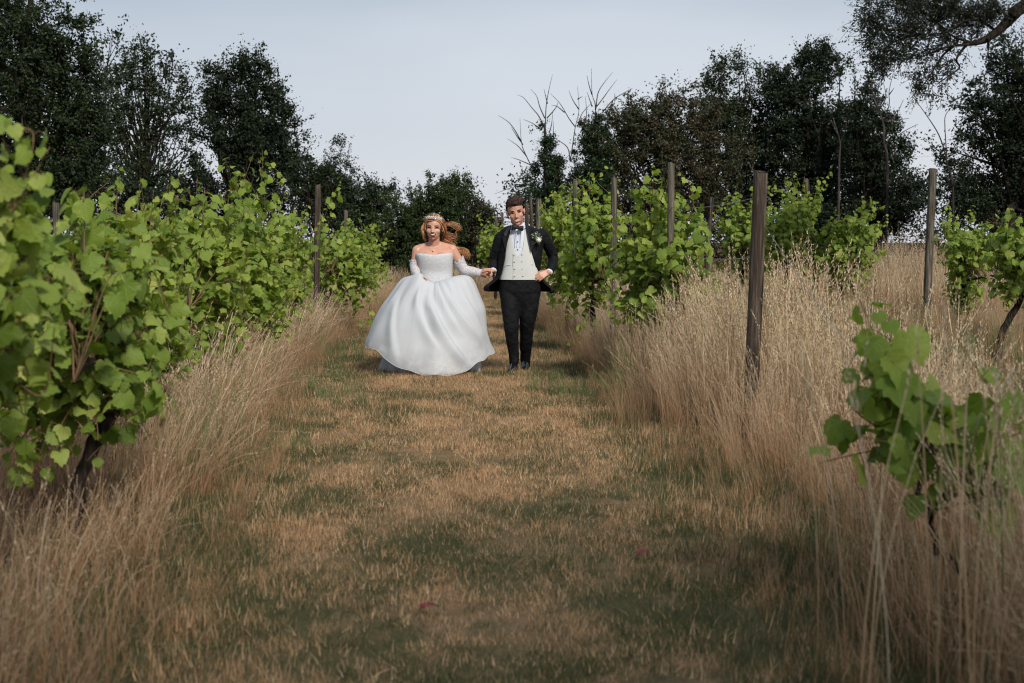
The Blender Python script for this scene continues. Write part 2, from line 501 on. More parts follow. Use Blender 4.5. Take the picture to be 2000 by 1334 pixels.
def stem_set(rng, n, spread, h0, h1, lean, lean_dir, heads, mb=None):
    """n tall stems with seed heads: a thin bent strip plus a loose plume of tiny spikelets."""
    mb = mb or MB()
    for i in range(n):
        a = rng.rand() * 2 * PI; r = spread * math.sqrt(rng.rand())
        b = np.array([r * math.cos(a), r * math.sin(a), 0])
        hh = h0 + (h1 - h0) * rng.rand()
        az = rng.rand() * 2 * PI
        d = np.array([math.cos(az), math.sin(az), 0]) * lean * abs(rng.randn()) * 0.6 + np.asarray(lean_dir)
        s = np.linspace(0, 1, 6)
        c = b + np.outer(s, [0, 0, hh]) + np.outer(s ** 2.2, d * hh) - np.outer(s ** 3, [0, 0, 0.35 * hh * np.linalg.norm(d)])
        sa = rng.rand() * 2 * PI; side = np.array([math.cos(sa), math.sin(sa), 0])
        w = 0.0021 * (0.6 + 0.8 * rng.rand()) * (1 - 0.4 * s)
        v = np.stack([c - side * w[:, None], c + side * w[:, None]], 1).reshape(-1, 3)
        mb.add(v, np.array([[2 * k, 2 * k + 1, 2 * k + 3, 2 * k + 2] for k in range(5)]))
        if rng.rand() < heads:
            hl = 0.09 + 0.10 * rng.rand()
            tip = c[-1]; dr = norm(c[-1] - c[-2])
            base = tip - dr * hl * 0.3
            m = 20
            for q in range(m):
                u = q / m
                bp = base + dr * hl * u + rng.randn(3) * 0.001
                out = norm(rng.randn(3)) * (0.006 + 0.007 * rng.rand()) * (1 - 0.6 * abs(u - 0.4)) + dr * 0.014
                sd = norm(np.cross(out, rng.randn(3))) * 0.0024
                mb.add([bp - sd * 0.4, bp + out * 0.5 - sd, bp + out, bp + out * 0.5 + sd], [[0, 1, 2, 3]])
    return mb

def proto_collection(name, builders, mat):
    c = bpy.data.collections.new(name)
    for i, mb in enumerate(builders):
        me = mb.mesh(f'{name}_{i}', smooth=False)
        me.materials.append(mat)
        c.objects.link(bpy.data.objects.new(f'{name}_{i:02d}', me))
    return c
def scatter(name, pts, scale, rot, coll, nproto, rng, label, cat):
    """One 'stuff' object: bare points that carry tufts."""
    me = bpy.data.meshes.new(name)
    me.vertices.add(len(pts)); me.vertices.foreach_set('co', np.asarray(pts, np.float32).ravel())
    a = me.attributes.new('tuft_scale', 'FLOAT_VECTOR', 'POINT'); a.data.foreach_set('vector', np.asarray(scale, np.float32).ravel())
    a = me.attributes.new('tuft_rot', 'FLOAT_VECTOR', 'POINT'); a.data.foreach_set('vector', np.asarray(rot, np.float32).ravel())
    a = me.attributes.new('tuft_kind', 'INT', 'POINT'); a.data.foreach_set('value', rng.randint(0, nproto, len(pts)).astype(np.int32))
    o = bpy.data.objects.new(name, me); COL.objects.link(o)
    ng = bpy.data.node_groups.new(name + '_nodes', 'GeometryNodeTree')
    ng.interface.new_socket('Geometry', in_out='INPUT', socket_type='NodeSocketGeometry')
    ng.interface.new_socket('Geometry', in_out='OUTPUT', socket_type='NodeSocketGeometry')
    gi, go = ng.nodes.new('NodeGroupInput'), ng.nodes.new('NodeGroupOutput')
    ci = ng.nodes.new('GeometryNodeCollectionInfo')
    ci.inputs['Collection'].default_value = coll
    ci.inputs['Separate Children'].default_value = True
    ci.inputs['Reset Children'].default_value = True
    ip = ng.nodes.new('GeometryNodeInstanceOnPoints')
    ip.inputs['Pick Instance'].default_value = True
    def attr(nm, ty):
        n = ng.nodes.new('GeometryNodeInputNamedAttribute'); n.data_type = ty; n.inputs['Name'].default_value = nm
        return n.outputs['Attribute']
    ng.links.new(gi.outputs[0], ip.inputs['Points'])
    ng.links.new(ci.outputs[0], ip.inputs['Instance'])
    ng.links.new(attr('tuft_kind', 'INT'), ip.inputs['Instance Index'])
    ng.links.new(attr('tuft_rot', 'FLOAT_VECTOR'), ip.inputs['Rotation'])
    ng.links.new(attr('tuft_scale', 'FLOAT_VECTOR'), ip.inputs['Scale'])
    ng.links.new(ip.outputs[0], go.inputs[0])
    md = o.modifiers.new('tufts', 'NODES'); md.node_group = ng
    return tag(o, label, cat, kind='stuff')

rng = np.random.RandomState(5)
def sample_strip(lo, hi, d0, d1, dens, rng, falloff=None):
    """Random ground points between two lateral curves."""
    w = max(float(np.max(hi(np.linspace(d0, d1, 30)) - lo(np.linspace(d0, d1, 30)))), 0.1)
    n = int(dens * w * (d1 - d0))
    d = d0 + (d1 - d0) * rng.rand(n)
    a, b = lo(d), hi(d)
    x = a + w * rng.rand(n)
    k = x < b
    if falloff is not None:
        k &= rng.rand(n) < falloff(d)
    return np.stack([x[k], d[k], np.zeros(k.sum())], -1)

turf_c = proto_collection('turf_tuft', [ribbon_set(rng, 140, 0.15, 0.010, 0.036, 0.0027, 0.9, 2, 0.3) for _ in range(6)], M['turf'])
pts = np.vstack([sample_strip(lambda d: path_left(d) - 0.9, lambda d: path_right(d) + 0.9, 3.2, 14, 62, rng),
                 sample_strip(lambda d: path_left(d) - 0.7, lambda d: path_right(d) + 0.7, 14, 38, 45, rng),
                 np.stack([rng.uniform(-1.5, 0.4, 150), rng.uniform(13.4, 14.25, 150), np.zeros(150)], -1)])
n = len(pts)
s = (0.7 + 0.7 * rng.rand(n))[:, None] * np.ones(3)
lat = np.minimum(pts[:, 0] - path_left(pts[:, 1]), path_right(pts[:, 1]) - pts[:, 0])
s[:, 2] *= 1 + 1.4 * np.clip(0.35 - lat, 0, 0.6) / 0.6 + 0.3 * np.clip(wob(pts, 2.5, 3), 0, 1)
rot = np.stack([rng.randn(n) * 0.12, rng.randn(n) * 0.12, rng.rand(n) * 2 * PI], -1)
scatter('mown_grass', pts, s, rot, turf_c, 6, rng, 'short mown lane of straw and green grass between the vine rows', 'grass')

def hay(seed, n, h0, h1, lean, ld, heads, blades):
    r = np.random.RandomState(seed)
    mb = stem_set(r, n, 0.16, h0, h1, lean, ld, heads)
    g2 = ribbon_set(r, blades, 0.16, h0 * 0.35, h1 * 0.7, 0.0045, 0.55, 4, 0.8, ld)
    mb.v += g2.v
    for f in g2.f4: mb.f4.append(f + mb.n); mb.uv4.append(None)
    mb.n += g2.n
    return mb
hay_c = proto_collection('hay_tuft', [hay(20 + i, 26, 0.5, 1.0, 0.34, (-0.10 + 0.05 * (i % 3), -0.06, 0), 0.9, 12) for i in range(5)], M['hay'])
low_c = proto_collection('low_hay_tuft', [hay(40 + i, 24, 0.32, 0.75, 0.5, (0.16 - 0.05 * (i % 3), -0.08, 0), 0.45, 18) for i in range(5)], M['hay'])
grn_c = proto_collection('green_tuft', [ribbon_set(np.random.RandomState(60 + i), 60, 0.13, 0.15, 0.5, 0.006, 0.5, 4, 0.7) for i in range(4)], M['greens'])

def hay_scale(p, edge, base=1.0, ramp=0.7, seed=9):
    f = np.clip(edge / ramp, 0, 1)
    return base * (0.30 + 0.70 * f ** 1.3) * (0.86 + 0.22 * wob(p, 1.6, seed)) * (0.8 + 0.4 * rng.rand(len(p)))
# right-hand strip along the post row
pr = np.vstack([sample_strip(lambda d: path_right(d) - 0.06, lambda d: row_right(d) + 0.75, 2.7, 12, 27, rng),
                sample_strip(lambda d: path_right(d) - 0.02, lambda d: row_right(d) + 0.75, 12, 34, 30, rng)])
e = pr[:, 0] - path_right(pr[:, 1])
sr = hay_scale(pr, e, 1.02, 0.6)
sr *= 1 - 0.42 * np.clip((1.85 - pr[:, 0]) / 0.3, 0, 1) * np.clip((pr[:, 1] - 5.2) / 0.8, 0, 1) * np.clip((10.2 - pr[:, 1]) / 0.8, 0, 1)   # trodden and thin before the end post
bent = np.where(rng.rand(len(pr)) < 0.14, 3.6, 1.0)
rr = np.stack([rng.randn(len(pr)) * 0.10 * bent, rng.randn(len(pr)) * 0.10 * bent - 0.10 * np.clip(1 - e, 0, 1), rng.randn(len(pr)) * 0.5], -1)
scatter('tall_dry_grass', pr, np.repeat(sr[:, None], 3, 1), rr, hay_c, 5, rng, 'tall pale dry grass with feathery seed heads under the right-hand vines', 'grass')
# single blurred seed heads close to the camera at the right
one_c = proto_collection('single_stem', [hay(80 + i, 2, 0.85, 1.0, 0.22, (0.05 * (i % 3) - 0.08, -0.03, 0), 1.0, 1) for i in range(4)], M['hay'])
near_ = np.array([[(u_ - 1000) / FPX * d_, d_, 0] for u_, d_ in ((1640, 4.3), (1700, 3.9), (1745, 4.1), (1790, 3.5), (1830, 3.9), (1870, 3.3), (1900, 3.7), (1940, 3.2), (1960, 3.6), (1990, 3.9), (1985, 3.1), (2030, 3.3))])
scatter('near_seed_heads', near_, np.repeat((1.0 + 0.14 * rng.rand(len(near_)))[:, None], 3, 1), np.stack([rng.randn(len(near_)) * 0.05, rng.randn(len(near_)) * 0.05, rng.randn(len(near_)) * 0.6], -1), one_c, 4, rng,
        'tall out of focus grass stems with seed heads closest to the viewpoint at the right', 'grass')
# left-hand strip
pl = np.vstack([sample_strip(lambda d: row_left(d) - 0.9, lambda d: path_left(d) + 0.06, 3.2, 12, 30, rng),
                sample_strip(lambda d: row_left(d) - 0.9, lambda d: path_left(d) + 0.03, 12, 34, 28, rng)])
e = path_left(pl[:, 1]) - pl[:, 0]
sl = hay_scale(pl, e, 1.0, 0.38, 10)
sl *= 1 - 0.30 * np.clip((7.4 - pl[:, 1]) / 1.2, 0, 1) * np.clip((-1.35 - pl[:, 0]) / 0.3, 0, 1)     # thinner under the nearest vines
bent = np.where(rng.rand(len(pl)) < 0.16, 3.4, 1.0)
rl = np.stack([rng.randn(len(pl)) * 0.10 * bent, rng.randn(len(pl)) * 0.10 * bent + 0.16 * np.clip(1 - e, 0, 1), rng.randn(len(pl)) * 0.5], -1)
scatter('leaning_dry_grass', pl, np.repeat(sl[:, None], 3, 1), rl, low_c, 5, rng, 'russet dry grass leaning out from under the left-hand vines', 'grass')
# second row on the right and the far end
p2 = np.vstack([sample_strip(lambda d: 4.9 + 0.0 * d, lambda d: 9.5 + 0.0 * d, 14, 33, 14, rng),
                sample_strip(lambda d: -9.0 + 0.0 * d, lambda d: 12.0 + 0.0 * d, 33, 37, 10, rng),
                sample_strip(lambda d: 2.6 + 0.0 * d, lambda d: 5.2 + 0.0 * d, 20, 33, 9, rng)])
s2 = (0.75 + 0.35 * rng.rand(len(p2))) * np.where(p2[:, 1] > 32, 0.85, np.where(p2[:, 1] > 24, 0.68, 0.48)) * (0.85 + 0.25 * wob(p2, 1.2, 12))
s2 = np.where((abs(p2[:, 0] - 7.3) < 1.0) & (p2[:, 1] > 23) & (p2[:, 1] < 29), s2 * 1.9, s2)
scatter('far_dry_grass', p2, np.repeat(s2[:, None], 3, 1), np.stack([rng.randn(len(p2)) * 0.1, rng.randn(len(p2)) * 0.1, rng.rand(len(p2)) * 6.28], -1), hay_c, 5, rng,
        'tall dry grass around the second vine row at the right and the far headland', 'grass')
# the second lane: shorter, greener
p3 = sample_strip(lambda d: row_right(d) + 0.5, lambda d: 5.6 + 0.0 * d, 4, 24, 26, rng)
s3 = (0.5 + 0.5 * rng.rand(len(p3)))
scatter('second_lane_grass', p3, np.stack([s3, s3, s3 * 2.2], -1), np.stack([rng.randn(len(p3)) * 0.1, rng.randn(len(p3)) * 0.1, rng.rand(len(p3)) * 6.28], -1), turf_c, 6, rng,
        'short greenish grass in the shaded lane beyond the right-hand posts', 'grass')
# green tufts among the dry grass
gp = []
for (u, v, k, r) in ((1390, 690, 26, 0.45), (1150, 770, 16, 0.35), (590, 770, 18, 0.35), (470, 900, 12, 0.35),
                     (1330, 700, 14, 0.4), (1530, 640, 20, 0.6), (1690, 640, 14, 0.5), (1930, 700, 20, 0.6), (1900, 860, 16, 0.3), (650, 690, 14, 0.3)):
    c = G(u, v)
    gp.append(np.stack([c[0] + rng.randn(k) * r, c[1] + rng.randn(k) * r * 1.6, np.zeros(k)], -1))
gp = np.vstack(gp); gs = (0.6 + 0.7 * rng.rand(len(gp))); gs[:26] *= 1.6
gs *= np.where((gp[:, 0] < path_right(gp[:, 1]) + 0.15) & (gp[:, 0] > path_left(gp[:, 1]) - 0.15), 0.45, 1.0)
scatter('green_grass_tufts', gp, np.repeat(gs[:, None], 3, 1), np.stack([rng.randn(len(gp)) * 0.15, rng.randn(len(gp)) * 0.15, rng.rand(len(gp)) * 6.28], -1), grn_c, 4, rng,
        'fresh green grass blades growing through the dry grass along both verges', 'grass')

# long loose straws lying across the lane, and two red leaves
m = MB()
for (u0, v0, u1, v1) in ((525, 1032, 612, 1046), (570, 820, 650, 838), (1085, 842, 1140, 828), (1155, 856, 1245, 848), (1245, 860, 1390, 858), (1410, 1000, 1470, 955), (1235, 1085, 1265, 1078), (760, 1302, 850, 1296), (1405, 1140, 1500, 1160),
                         (300, 1330, 440, 1285), (870, 985, 930, 975), (1180, 1000, 1230, 1003), (1290, 1030, 1350, 1022), (640, 1180, 700, 1160), (1000, 1120, 1040, 1100), (930, 905, 985, 890), (1330, 895, 1400, 930)):
    a, b = G(u0, v0), G(u1, v1)
    mid_ = (a + b) / 2 + np.array([rng.randn() * 0.03, rng.randn() * 0.03, 0.05])
    tube(m, catmull([a + [0, 0, 0.03], mid_, b + [0, 0, 0.025]], 12), np.linspace(0.0018, 0.0010, 12), 4)
o = obj('fallen_straw', m, M['hay'], off=(0, 6, 0))
tag(o, 'long dry straws lying loose across the mown lane', 'straw', kind='stuff')

# ================================================================== TREES
def leaf_quads(mb, pos, size, rng, up=0.3, aspect=0.55):
    n = len(pos)
    nn = norm(rng.randn(n, 3) + np.array([0, 0, up]))
    tt = norm(np.cross(nn, rng.randn(n, 3)))
    bb = np.cross(nn, tt)
    s = np.broadcast_to(size, (n,))[:, None]
    q = np.stack([pos - tt * s * 0.5, pos + bb * s * aspect * 0.5 - nn * s * 0.10, pos + tt * s * 0.5, pos - bb * s * aspect * 0.5 - nn * s * 0.06], 1)
    mb.add(q.reshape(-1, 3), np.arange(n * 4).reshape(n, 4))
def blob_samples(blobs, d, n, rng, depth=0.6, shell=0.45):
    """Points inside crown lobes given as picture-sized ellipses at distance d."""
    area = np.array([b[2] * b[3] for b in blobs], float)
    k = rng.choice(len(blobs), n, p=area / area.sum())
    out = np.zeros((n, 3))
    for i in range(n):
        u, v, ru, rv = blobs[k[i]][:4]
        c = P(u, v, d + (blobs[k[i]][4] if len(blobs[k[i]]) > 4 else 0))
        m = d / FPX * 1.20
        q = norm(rng.randn(3)) * rng.rand() ** shell
        q = q * (1 + 0.45 * rng.rand() ** 4)                # a few clumps push out of the lobe
        out[i] = c + q * np.array([ru * m, (ru + rv) * 0.5 * m * depth, rv * m])
    out[:, 2] = np.maximum(out[:, 2], 0.15)
    return out
def tree(name, label, cat, base_u, d, blobs, nclump, per, leaf, mat, trunk_r=0.14, bark='bark', seed=1, clump=0.34, upb=0.5, group=None, top=None, extra=None, shell=0.45, nbranch=60, depth=0.6, spires=()):
    rng = np.random.RandomState(seed)
    b = P(base_u, 470, d); b[2] = 0
    root = empty(name, b, label, cat, group)
    cen = blob_samples(blobs, d, int(nclump * 1.2), rng, depth, shell)
    cen = cen[np.argsort(-wob(cen, 1.5, seed + 7))][:nclump]; rng.shuffle(cen)      # foliage gathers in boughs with gaps between
    zt = np.percentile(cen[:, 2], 88) if top is None else top
    cx, cyy = np.median(cen[:, 0]), np.median(cen[:, 1])
    tp = catmull([b, b + np.array([0.1 * rng.randn(), 0.1 * rng.randn(), zt * 0.35]), np.array([cx, cyy, zt * 0.7]) + rng.randn(3) * 0.12, np.array([cx, cyy, zt])], 14)
    wood = MB()
    tube(wood, tp, np.linspace(trunk_r, 0.02, 14) * (1 + 0.06 * rng.randn(14)), 9)
    for i in rng.choice(nclump, min(nbranch, nclump), replace=False):
        c = cen[i]
        j = int(np.clip(np.searchsorted(tp[:, 2], c[2] * (0.35 + 0.4 * rng.rand())), 1, 12))
        m = (tp[j] + c) / 2 + np.array([0, 0, -0.15]) + rng.randn(3) * 0.15
        tube(wood, catmull([tp[j], m, c], 7), np.linspace(trunk_r * 0.33, 0.007, 7), 5)
    crown = MB()
    # leafy twigs spread out of every clump, most of them reaching upwards
    ntw = 7
    allp, alls = [], []
    for c in cen:
        R = clump * (0.5 + 0.9 * rng.rand())
        dirs = norm(rng.randn(ntw, 3) * np.array([1, 1, 0.8]) + np.array([0, 0, upb]))
        for dvec in dirs:
            ln = R * (0.5 + 0.9 * rng.rand())
            m = max(2, int(per * 1.7 / ntw))
            s = rng.rand(m) ** 0.8
            allp.append(c + np.outer(s * ln, dvec) + rng.randn(m, 3) * leaf * 0.5 + np.outer(s ** 2 * ln, rng.randn(3) * 0.2))
            alls.append(leaf * 1.0 * (0.65 + 0.6 * rng.rand(m)) * (1 - 0.25 * s))
    for (u_, v_) in spires:                                # leafy leader shoots that give the outline its points
        tip = P(u_, v_, d + 0.3 * rng.randn())
        hh = rng.uniform(0.7, 1.25)
        lean_ = rng.randn(3) * np.array([0.12, 0.12, 0]) * hh
        ft = tip - np.array([0, 0, hh]) + lean_
        tube(wood, catmull([ft - [0, 0, 0.5], ft, tip], 8), np.linspace(0.016, 0.004, 8), 4)
        m = int(95 * hh)
        s = rng.rand(m) ** 0.8
        wd = 0.24 * (1 - s) ** 0.8 + 0.035
        allp.append(ft + np.outer(s, tip - ft) + norm(rng.randn(m, 3)) * (wd * rng.rand(m) ** 0.5)[:, None])
        alls.append(leaf * (0.7 + 0.5 * rng.rand(m)) * (1 - 0.3 * s))
    allp = np.vstack(allp); alls = np.concatenate(alls)
    leaf_quads(crown, allp, alls, rng)
    obj('trunk', wood, M[bark], root)
    o = obj('crown', crown, M[mat], root, smooth=False)
    if extra: extra(root, rng)
    return root

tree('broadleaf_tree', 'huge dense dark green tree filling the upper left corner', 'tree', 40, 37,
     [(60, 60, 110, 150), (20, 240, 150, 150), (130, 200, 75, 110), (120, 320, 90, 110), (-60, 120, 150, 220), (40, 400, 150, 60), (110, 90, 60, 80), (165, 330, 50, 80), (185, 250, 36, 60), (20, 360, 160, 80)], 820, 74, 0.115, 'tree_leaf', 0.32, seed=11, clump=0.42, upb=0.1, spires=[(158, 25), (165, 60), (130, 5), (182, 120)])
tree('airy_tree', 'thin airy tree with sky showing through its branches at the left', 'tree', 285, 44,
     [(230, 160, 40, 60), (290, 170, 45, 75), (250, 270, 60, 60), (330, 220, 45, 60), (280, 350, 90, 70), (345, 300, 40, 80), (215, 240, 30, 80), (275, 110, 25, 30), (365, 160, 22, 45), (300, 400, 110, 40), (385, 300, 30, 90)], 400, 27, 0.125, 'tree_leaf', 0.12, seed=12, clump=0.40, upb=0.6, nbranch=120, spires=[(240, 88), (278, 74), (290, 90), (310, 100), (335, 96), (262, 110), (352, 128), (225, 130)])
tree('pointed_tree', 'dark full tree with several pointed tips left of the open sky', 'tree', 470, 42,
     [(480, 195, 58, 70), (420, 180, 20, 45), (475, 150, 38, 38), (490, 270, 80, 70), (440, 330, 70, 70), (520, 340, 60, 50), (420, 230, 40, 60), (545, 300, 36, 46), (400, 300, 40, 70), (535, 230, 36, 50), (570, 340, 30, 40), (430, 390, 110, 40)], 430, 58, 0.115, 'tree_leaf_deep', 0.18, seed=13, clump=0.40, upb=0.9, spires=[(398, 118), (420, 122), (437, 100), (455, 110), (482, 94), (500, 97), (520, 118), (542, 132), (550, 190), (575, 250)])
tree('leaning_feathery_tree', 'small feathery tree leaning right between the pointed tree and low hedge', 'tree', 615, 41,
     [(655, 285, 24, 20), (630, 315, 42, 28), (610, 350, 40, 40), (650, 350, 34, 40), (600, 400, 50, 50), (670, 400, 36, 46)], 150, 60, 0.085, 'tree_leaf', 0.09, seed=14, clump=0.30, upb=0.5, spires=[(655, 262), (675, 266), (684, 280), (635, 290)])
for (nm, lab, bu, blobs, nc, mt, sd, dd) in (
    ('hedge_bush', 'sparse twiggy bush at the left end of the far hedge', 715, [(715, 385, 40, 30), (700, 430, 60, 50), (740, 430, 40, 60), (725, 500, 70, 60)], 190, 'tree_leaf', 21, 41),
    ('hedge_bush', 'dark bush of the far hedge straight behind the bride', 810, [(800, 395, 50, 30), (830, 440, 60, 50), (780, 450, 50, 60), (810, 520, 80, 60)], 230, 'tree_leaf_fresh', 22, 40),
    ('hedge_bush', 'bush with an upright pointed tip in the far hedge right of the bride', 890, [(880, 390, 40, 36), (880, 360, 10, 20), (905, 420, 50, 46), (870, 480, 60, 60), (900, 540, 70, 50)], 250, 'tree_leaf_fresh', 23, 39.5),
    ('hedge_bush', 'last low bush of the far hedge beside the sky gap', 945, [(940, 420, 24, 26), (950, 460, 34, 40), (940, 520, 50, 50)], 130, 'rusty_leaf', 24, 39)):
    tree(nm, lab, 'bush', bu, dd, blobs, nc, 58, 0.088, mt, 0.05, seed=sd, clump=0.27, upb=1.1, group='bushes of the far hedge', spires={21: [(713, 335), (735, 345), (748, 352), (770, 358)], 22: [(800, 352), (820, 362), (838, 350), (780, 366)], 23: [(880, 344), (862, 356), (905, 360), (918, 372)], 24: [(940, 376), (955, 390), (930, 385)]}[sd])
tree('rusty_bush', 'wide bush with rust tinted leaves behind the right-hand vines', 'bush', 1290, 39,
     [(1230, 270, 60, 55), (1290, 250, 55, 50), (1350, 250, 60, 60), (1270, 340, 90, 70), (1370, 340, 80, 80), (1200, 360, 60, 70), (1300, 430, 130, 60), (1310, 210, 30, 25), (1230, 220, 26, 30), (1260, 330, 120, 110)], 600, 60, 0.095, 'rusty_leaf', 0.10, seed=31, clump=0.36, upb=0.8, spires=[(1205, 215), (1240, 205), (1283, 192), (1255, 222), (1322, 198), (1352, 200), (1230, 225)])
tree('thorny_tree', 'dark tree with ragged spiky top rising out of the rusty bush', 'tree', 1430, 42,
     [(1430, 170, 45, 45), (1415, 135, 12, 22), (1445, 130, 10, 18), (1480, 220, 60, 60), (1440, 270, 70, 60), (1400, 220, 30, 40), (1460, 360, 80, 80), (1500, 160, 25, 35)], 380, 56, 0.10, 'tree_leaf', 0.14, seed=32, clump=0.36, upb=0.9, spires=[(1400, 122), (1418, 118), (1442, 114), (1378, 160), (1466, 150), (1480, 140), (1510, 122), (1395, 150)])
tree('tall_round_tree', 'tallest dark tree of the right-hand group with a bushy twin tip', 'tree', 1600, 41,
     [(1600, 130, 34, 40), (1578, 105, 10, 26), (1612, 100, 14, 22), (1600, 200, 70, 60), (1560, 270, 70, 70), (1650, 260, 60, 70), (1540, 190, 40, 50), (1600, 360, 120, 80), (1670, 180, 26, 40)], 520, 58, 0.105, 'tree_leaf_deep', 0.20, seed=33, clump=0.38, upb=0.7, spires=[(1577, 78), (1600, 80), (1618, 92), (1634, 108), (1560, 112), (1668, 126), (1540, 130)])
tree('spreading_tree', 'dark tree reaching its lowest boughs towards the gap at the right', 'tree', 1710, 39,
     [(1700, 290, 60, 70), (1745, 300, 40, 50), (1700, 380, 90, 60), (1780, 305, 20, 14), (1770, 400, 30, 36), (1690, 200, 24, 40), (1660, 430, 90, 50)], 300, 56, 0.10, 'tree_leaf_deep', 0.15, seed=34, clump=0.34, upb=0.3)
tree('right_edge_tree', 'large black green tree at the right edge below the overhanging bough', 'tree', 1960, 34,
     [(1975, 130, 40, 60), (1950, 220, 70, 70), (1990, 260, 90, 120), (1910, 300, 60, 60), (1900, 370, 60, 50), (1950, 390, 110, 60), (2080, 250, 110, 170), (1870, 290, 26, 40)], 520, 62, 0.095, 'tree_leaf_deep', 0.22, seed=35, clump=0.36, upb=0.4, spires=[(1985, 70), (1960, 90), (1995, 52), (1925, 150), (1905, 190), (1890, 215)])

def boughs(mb, polys, d, r0, r1, zoom=None, k=6, rng=None):
    for pl_ in polys:
        q = pl_ if zoom is None else [(x * zoom[0] + zoom[1], y * zoom[0] + zoom[2]) for x, y in pl_]
        n = max(6, len(q) * 4)
        w = rng.randn(len(q)) * 0.15 if rng is not None else np.zeros(len(q))
        pts = catmull([P(u, v, d + w[i]) for i, (u, v) in enumerate(q)], n)
        tube(mb, pts, np.linspace(r0, r1, n), k)
# ivy-clad dead trees
Z3 = (0.2848, 960, 60)
rg = np.random.RandomState(77)
for (lab, bu, ivy, trunk, br, sd) in (
    ('dead tree wrapped in ivy right of the groom with bare upper branches', 1068,
     [(1068, 275, 13, 26), (1066, 330, 24, 50), (1085, 330, 20, 36), (1060, 400, 36, 50), (1095, 400, 40, 60), (1070, 470, 60, 60)],
     [(370, 1400), (372, 900), (365, 650)],
     [[(368, 680), (375, 520), (395, 400), (418, 300)], [(360, 650), (320, 580), (270, 520), (220, 460), (178, 440)], [(365, 600), (330, 520), (310, 450), (270, 402)],
      [(300, 980), (230, 840), (205, 760), (195, 600)], [(205, 760), (130, 640), (45, 580)], [(240, 860), (180, 790), (110, 740)], [(215, 780), (165, 710), (135, 660)],
      [(380, 600), (440, 530), (455, 490)], [(400, 690), (412, 640), (420, 560)], [(425, 760), (424, 620)], [(345, 680), (290, 640), (220, 608)], [(250, 1055), (150, 1072), (20, 1120)],
      [(290, 930), (200, 890), (135, 868)], [(384, 500), (360, 400)], [(240, 940), (215, 985), (210, 930)]], 41),
    ('second ivy covered dead tree with fan of bare twigs against the sky', 1165,
     [(1168, 240, 12, 20), (1162, 280, 22, 36), (1145, 265, 12, 24), (1150, 330, 32, 44), (1175, 340, 34, 50), (1140, 400, 46, 60), (1180, 440, 60, 60)],
     [(715, 1400), (716, 900), (715, 560)],
     [[(715, 600), (710, 500), (690, 430), (685, 260)], [(715, 540), (730, 430), (770, 360), (830, 285)], [(720, 520), (760, 470), (810, 400), (860, 335)], [(760, 560), (840, 470), (920, 420), (970, 392)],
      [(690, 440), (668, 370), (655, 305)], [(760, 545), (820, 542), (880, 540)], [(540, 900), (560, 760), (575, 660), (600, 540), (590, 380)], [(575, 660), (530, 600), (470, 500), (405, 432)],
      [(600, 540), (560, 480), (530, 410)], [(600, 640), (620, 570), (690, 490)], [(540, 900), (520, 800), (440, 740), (380, 680)], [(610, 700), (650, 600), (645, 450)], [(620, 720), (640, 620), (655, 555)],
      [(500, 560), (450, 520), (410, 510)], [(848, 470), (845, 430)], [(690, 520), (655, 420)], [(590, 470), (625, 450)]], 42)):
    def ex(root, r_, trunk=trunk, br=br):
        m = MB(); boughs(m, br, 38, 0.017, 0.004, Z3, 5, r_)
        obj('bare_branch', m, M['dead_wood'], root)
        m = MB(); boughs(m, [trunk], 38, 0.09, 0.03, Z3, 8, None)
        obj('dead_trunk', m, M['dead_wood'], root)
    tree('ivy_clad_tree', lab, 'tree', bu, 38, ivy, 190, 70, 0.075, 'ivy_leaf', 0.08, 'dead_wood', seed=sd, clump=0.20, upb=0.1, extra=ex, group='ivy-clad dead trees', shell=0.6, nbranch=10, depth=0.8)
# bare pale tree and leaning stem at the right
Z4 = (0.33, 1400, 0)
def bare_tree(lab, d, polys, rad, mat):
    q = polys[0][0]
    b = P(q[0] * Z4[0] + Z4[1], q[1] * Z4[0] + Z4[2], d); b[2] = 0
    root = empty('bare_tree', b, lab, 'tree')
    m = MB(); pts = [b] + [P(x * Z4[0] + Z4[1], y * Z4[0] + Z4[2], d) for x, y in polys[0]]
    tube(m, catmull(pts, 24), np.linspace(rad, rad * 0.2, 24), 7)
    obj('trunk', m, M[mat], root)
    m = MB(); boughs(m, polys[1:], d, rad * 0.45, 0.006, Z4, 5, np.random.RandomState(3))
    obj('branch', m, M[mat], root)
bare_tree('pale leafless tree with thin upright branches beside the sky gap', 37.3,
          [[(1010, 990), (990, 850), (985, 730), (940, 600), (930, 480), (870, 390)], [(985, 730), (1020, 620), (1020, 540), (1045, 430)], [(1000, 725), (1060, 680), (1105, 590)], [(1010, 722), (1070, 710), (1140, 700)],
           [(1075, 800), (1120, 770), (1190, 735)], [(940, 600), (905, 500), (900, 470)], [(960, 650), (1000, 580), (985, 480)], [(960, 660), (925, 560), (905, 380)], [(1020, 560), (1050, 520)], [(950, 620), (960, 500), (1000, 455)]], 0.038, 'pale_dead_wood')
bare_tree('slim pale trunk standing in front of the tallest dark tree', 36.8, [[(725, 980), (730, 850), (700, 740), (690, 700)], [(728, 850), (760, 770), (770, 700)], [(715, 790), (680, 720)]], 0.034, 'pale_dead_wood')
bare_tree('single bare stem arching left out of the right edge tree', 33.0, [[(1400, 1150), (1365, 980), (1350, 900), (1310, 790), (1240, 680), (1165, 578)], [(1362, 950), (1350, 740), (1355, 680), (1385, 640)], [(1400, 1100), (1440, 1000), (1500, 900)]], 0.03, 'dead_wood')
rt = empty('bare_twig_tree', np.append(P(205, 470, 42)[:2], 0), 'bare twig top sticking out between the huge tree and airy tree', 'tree')
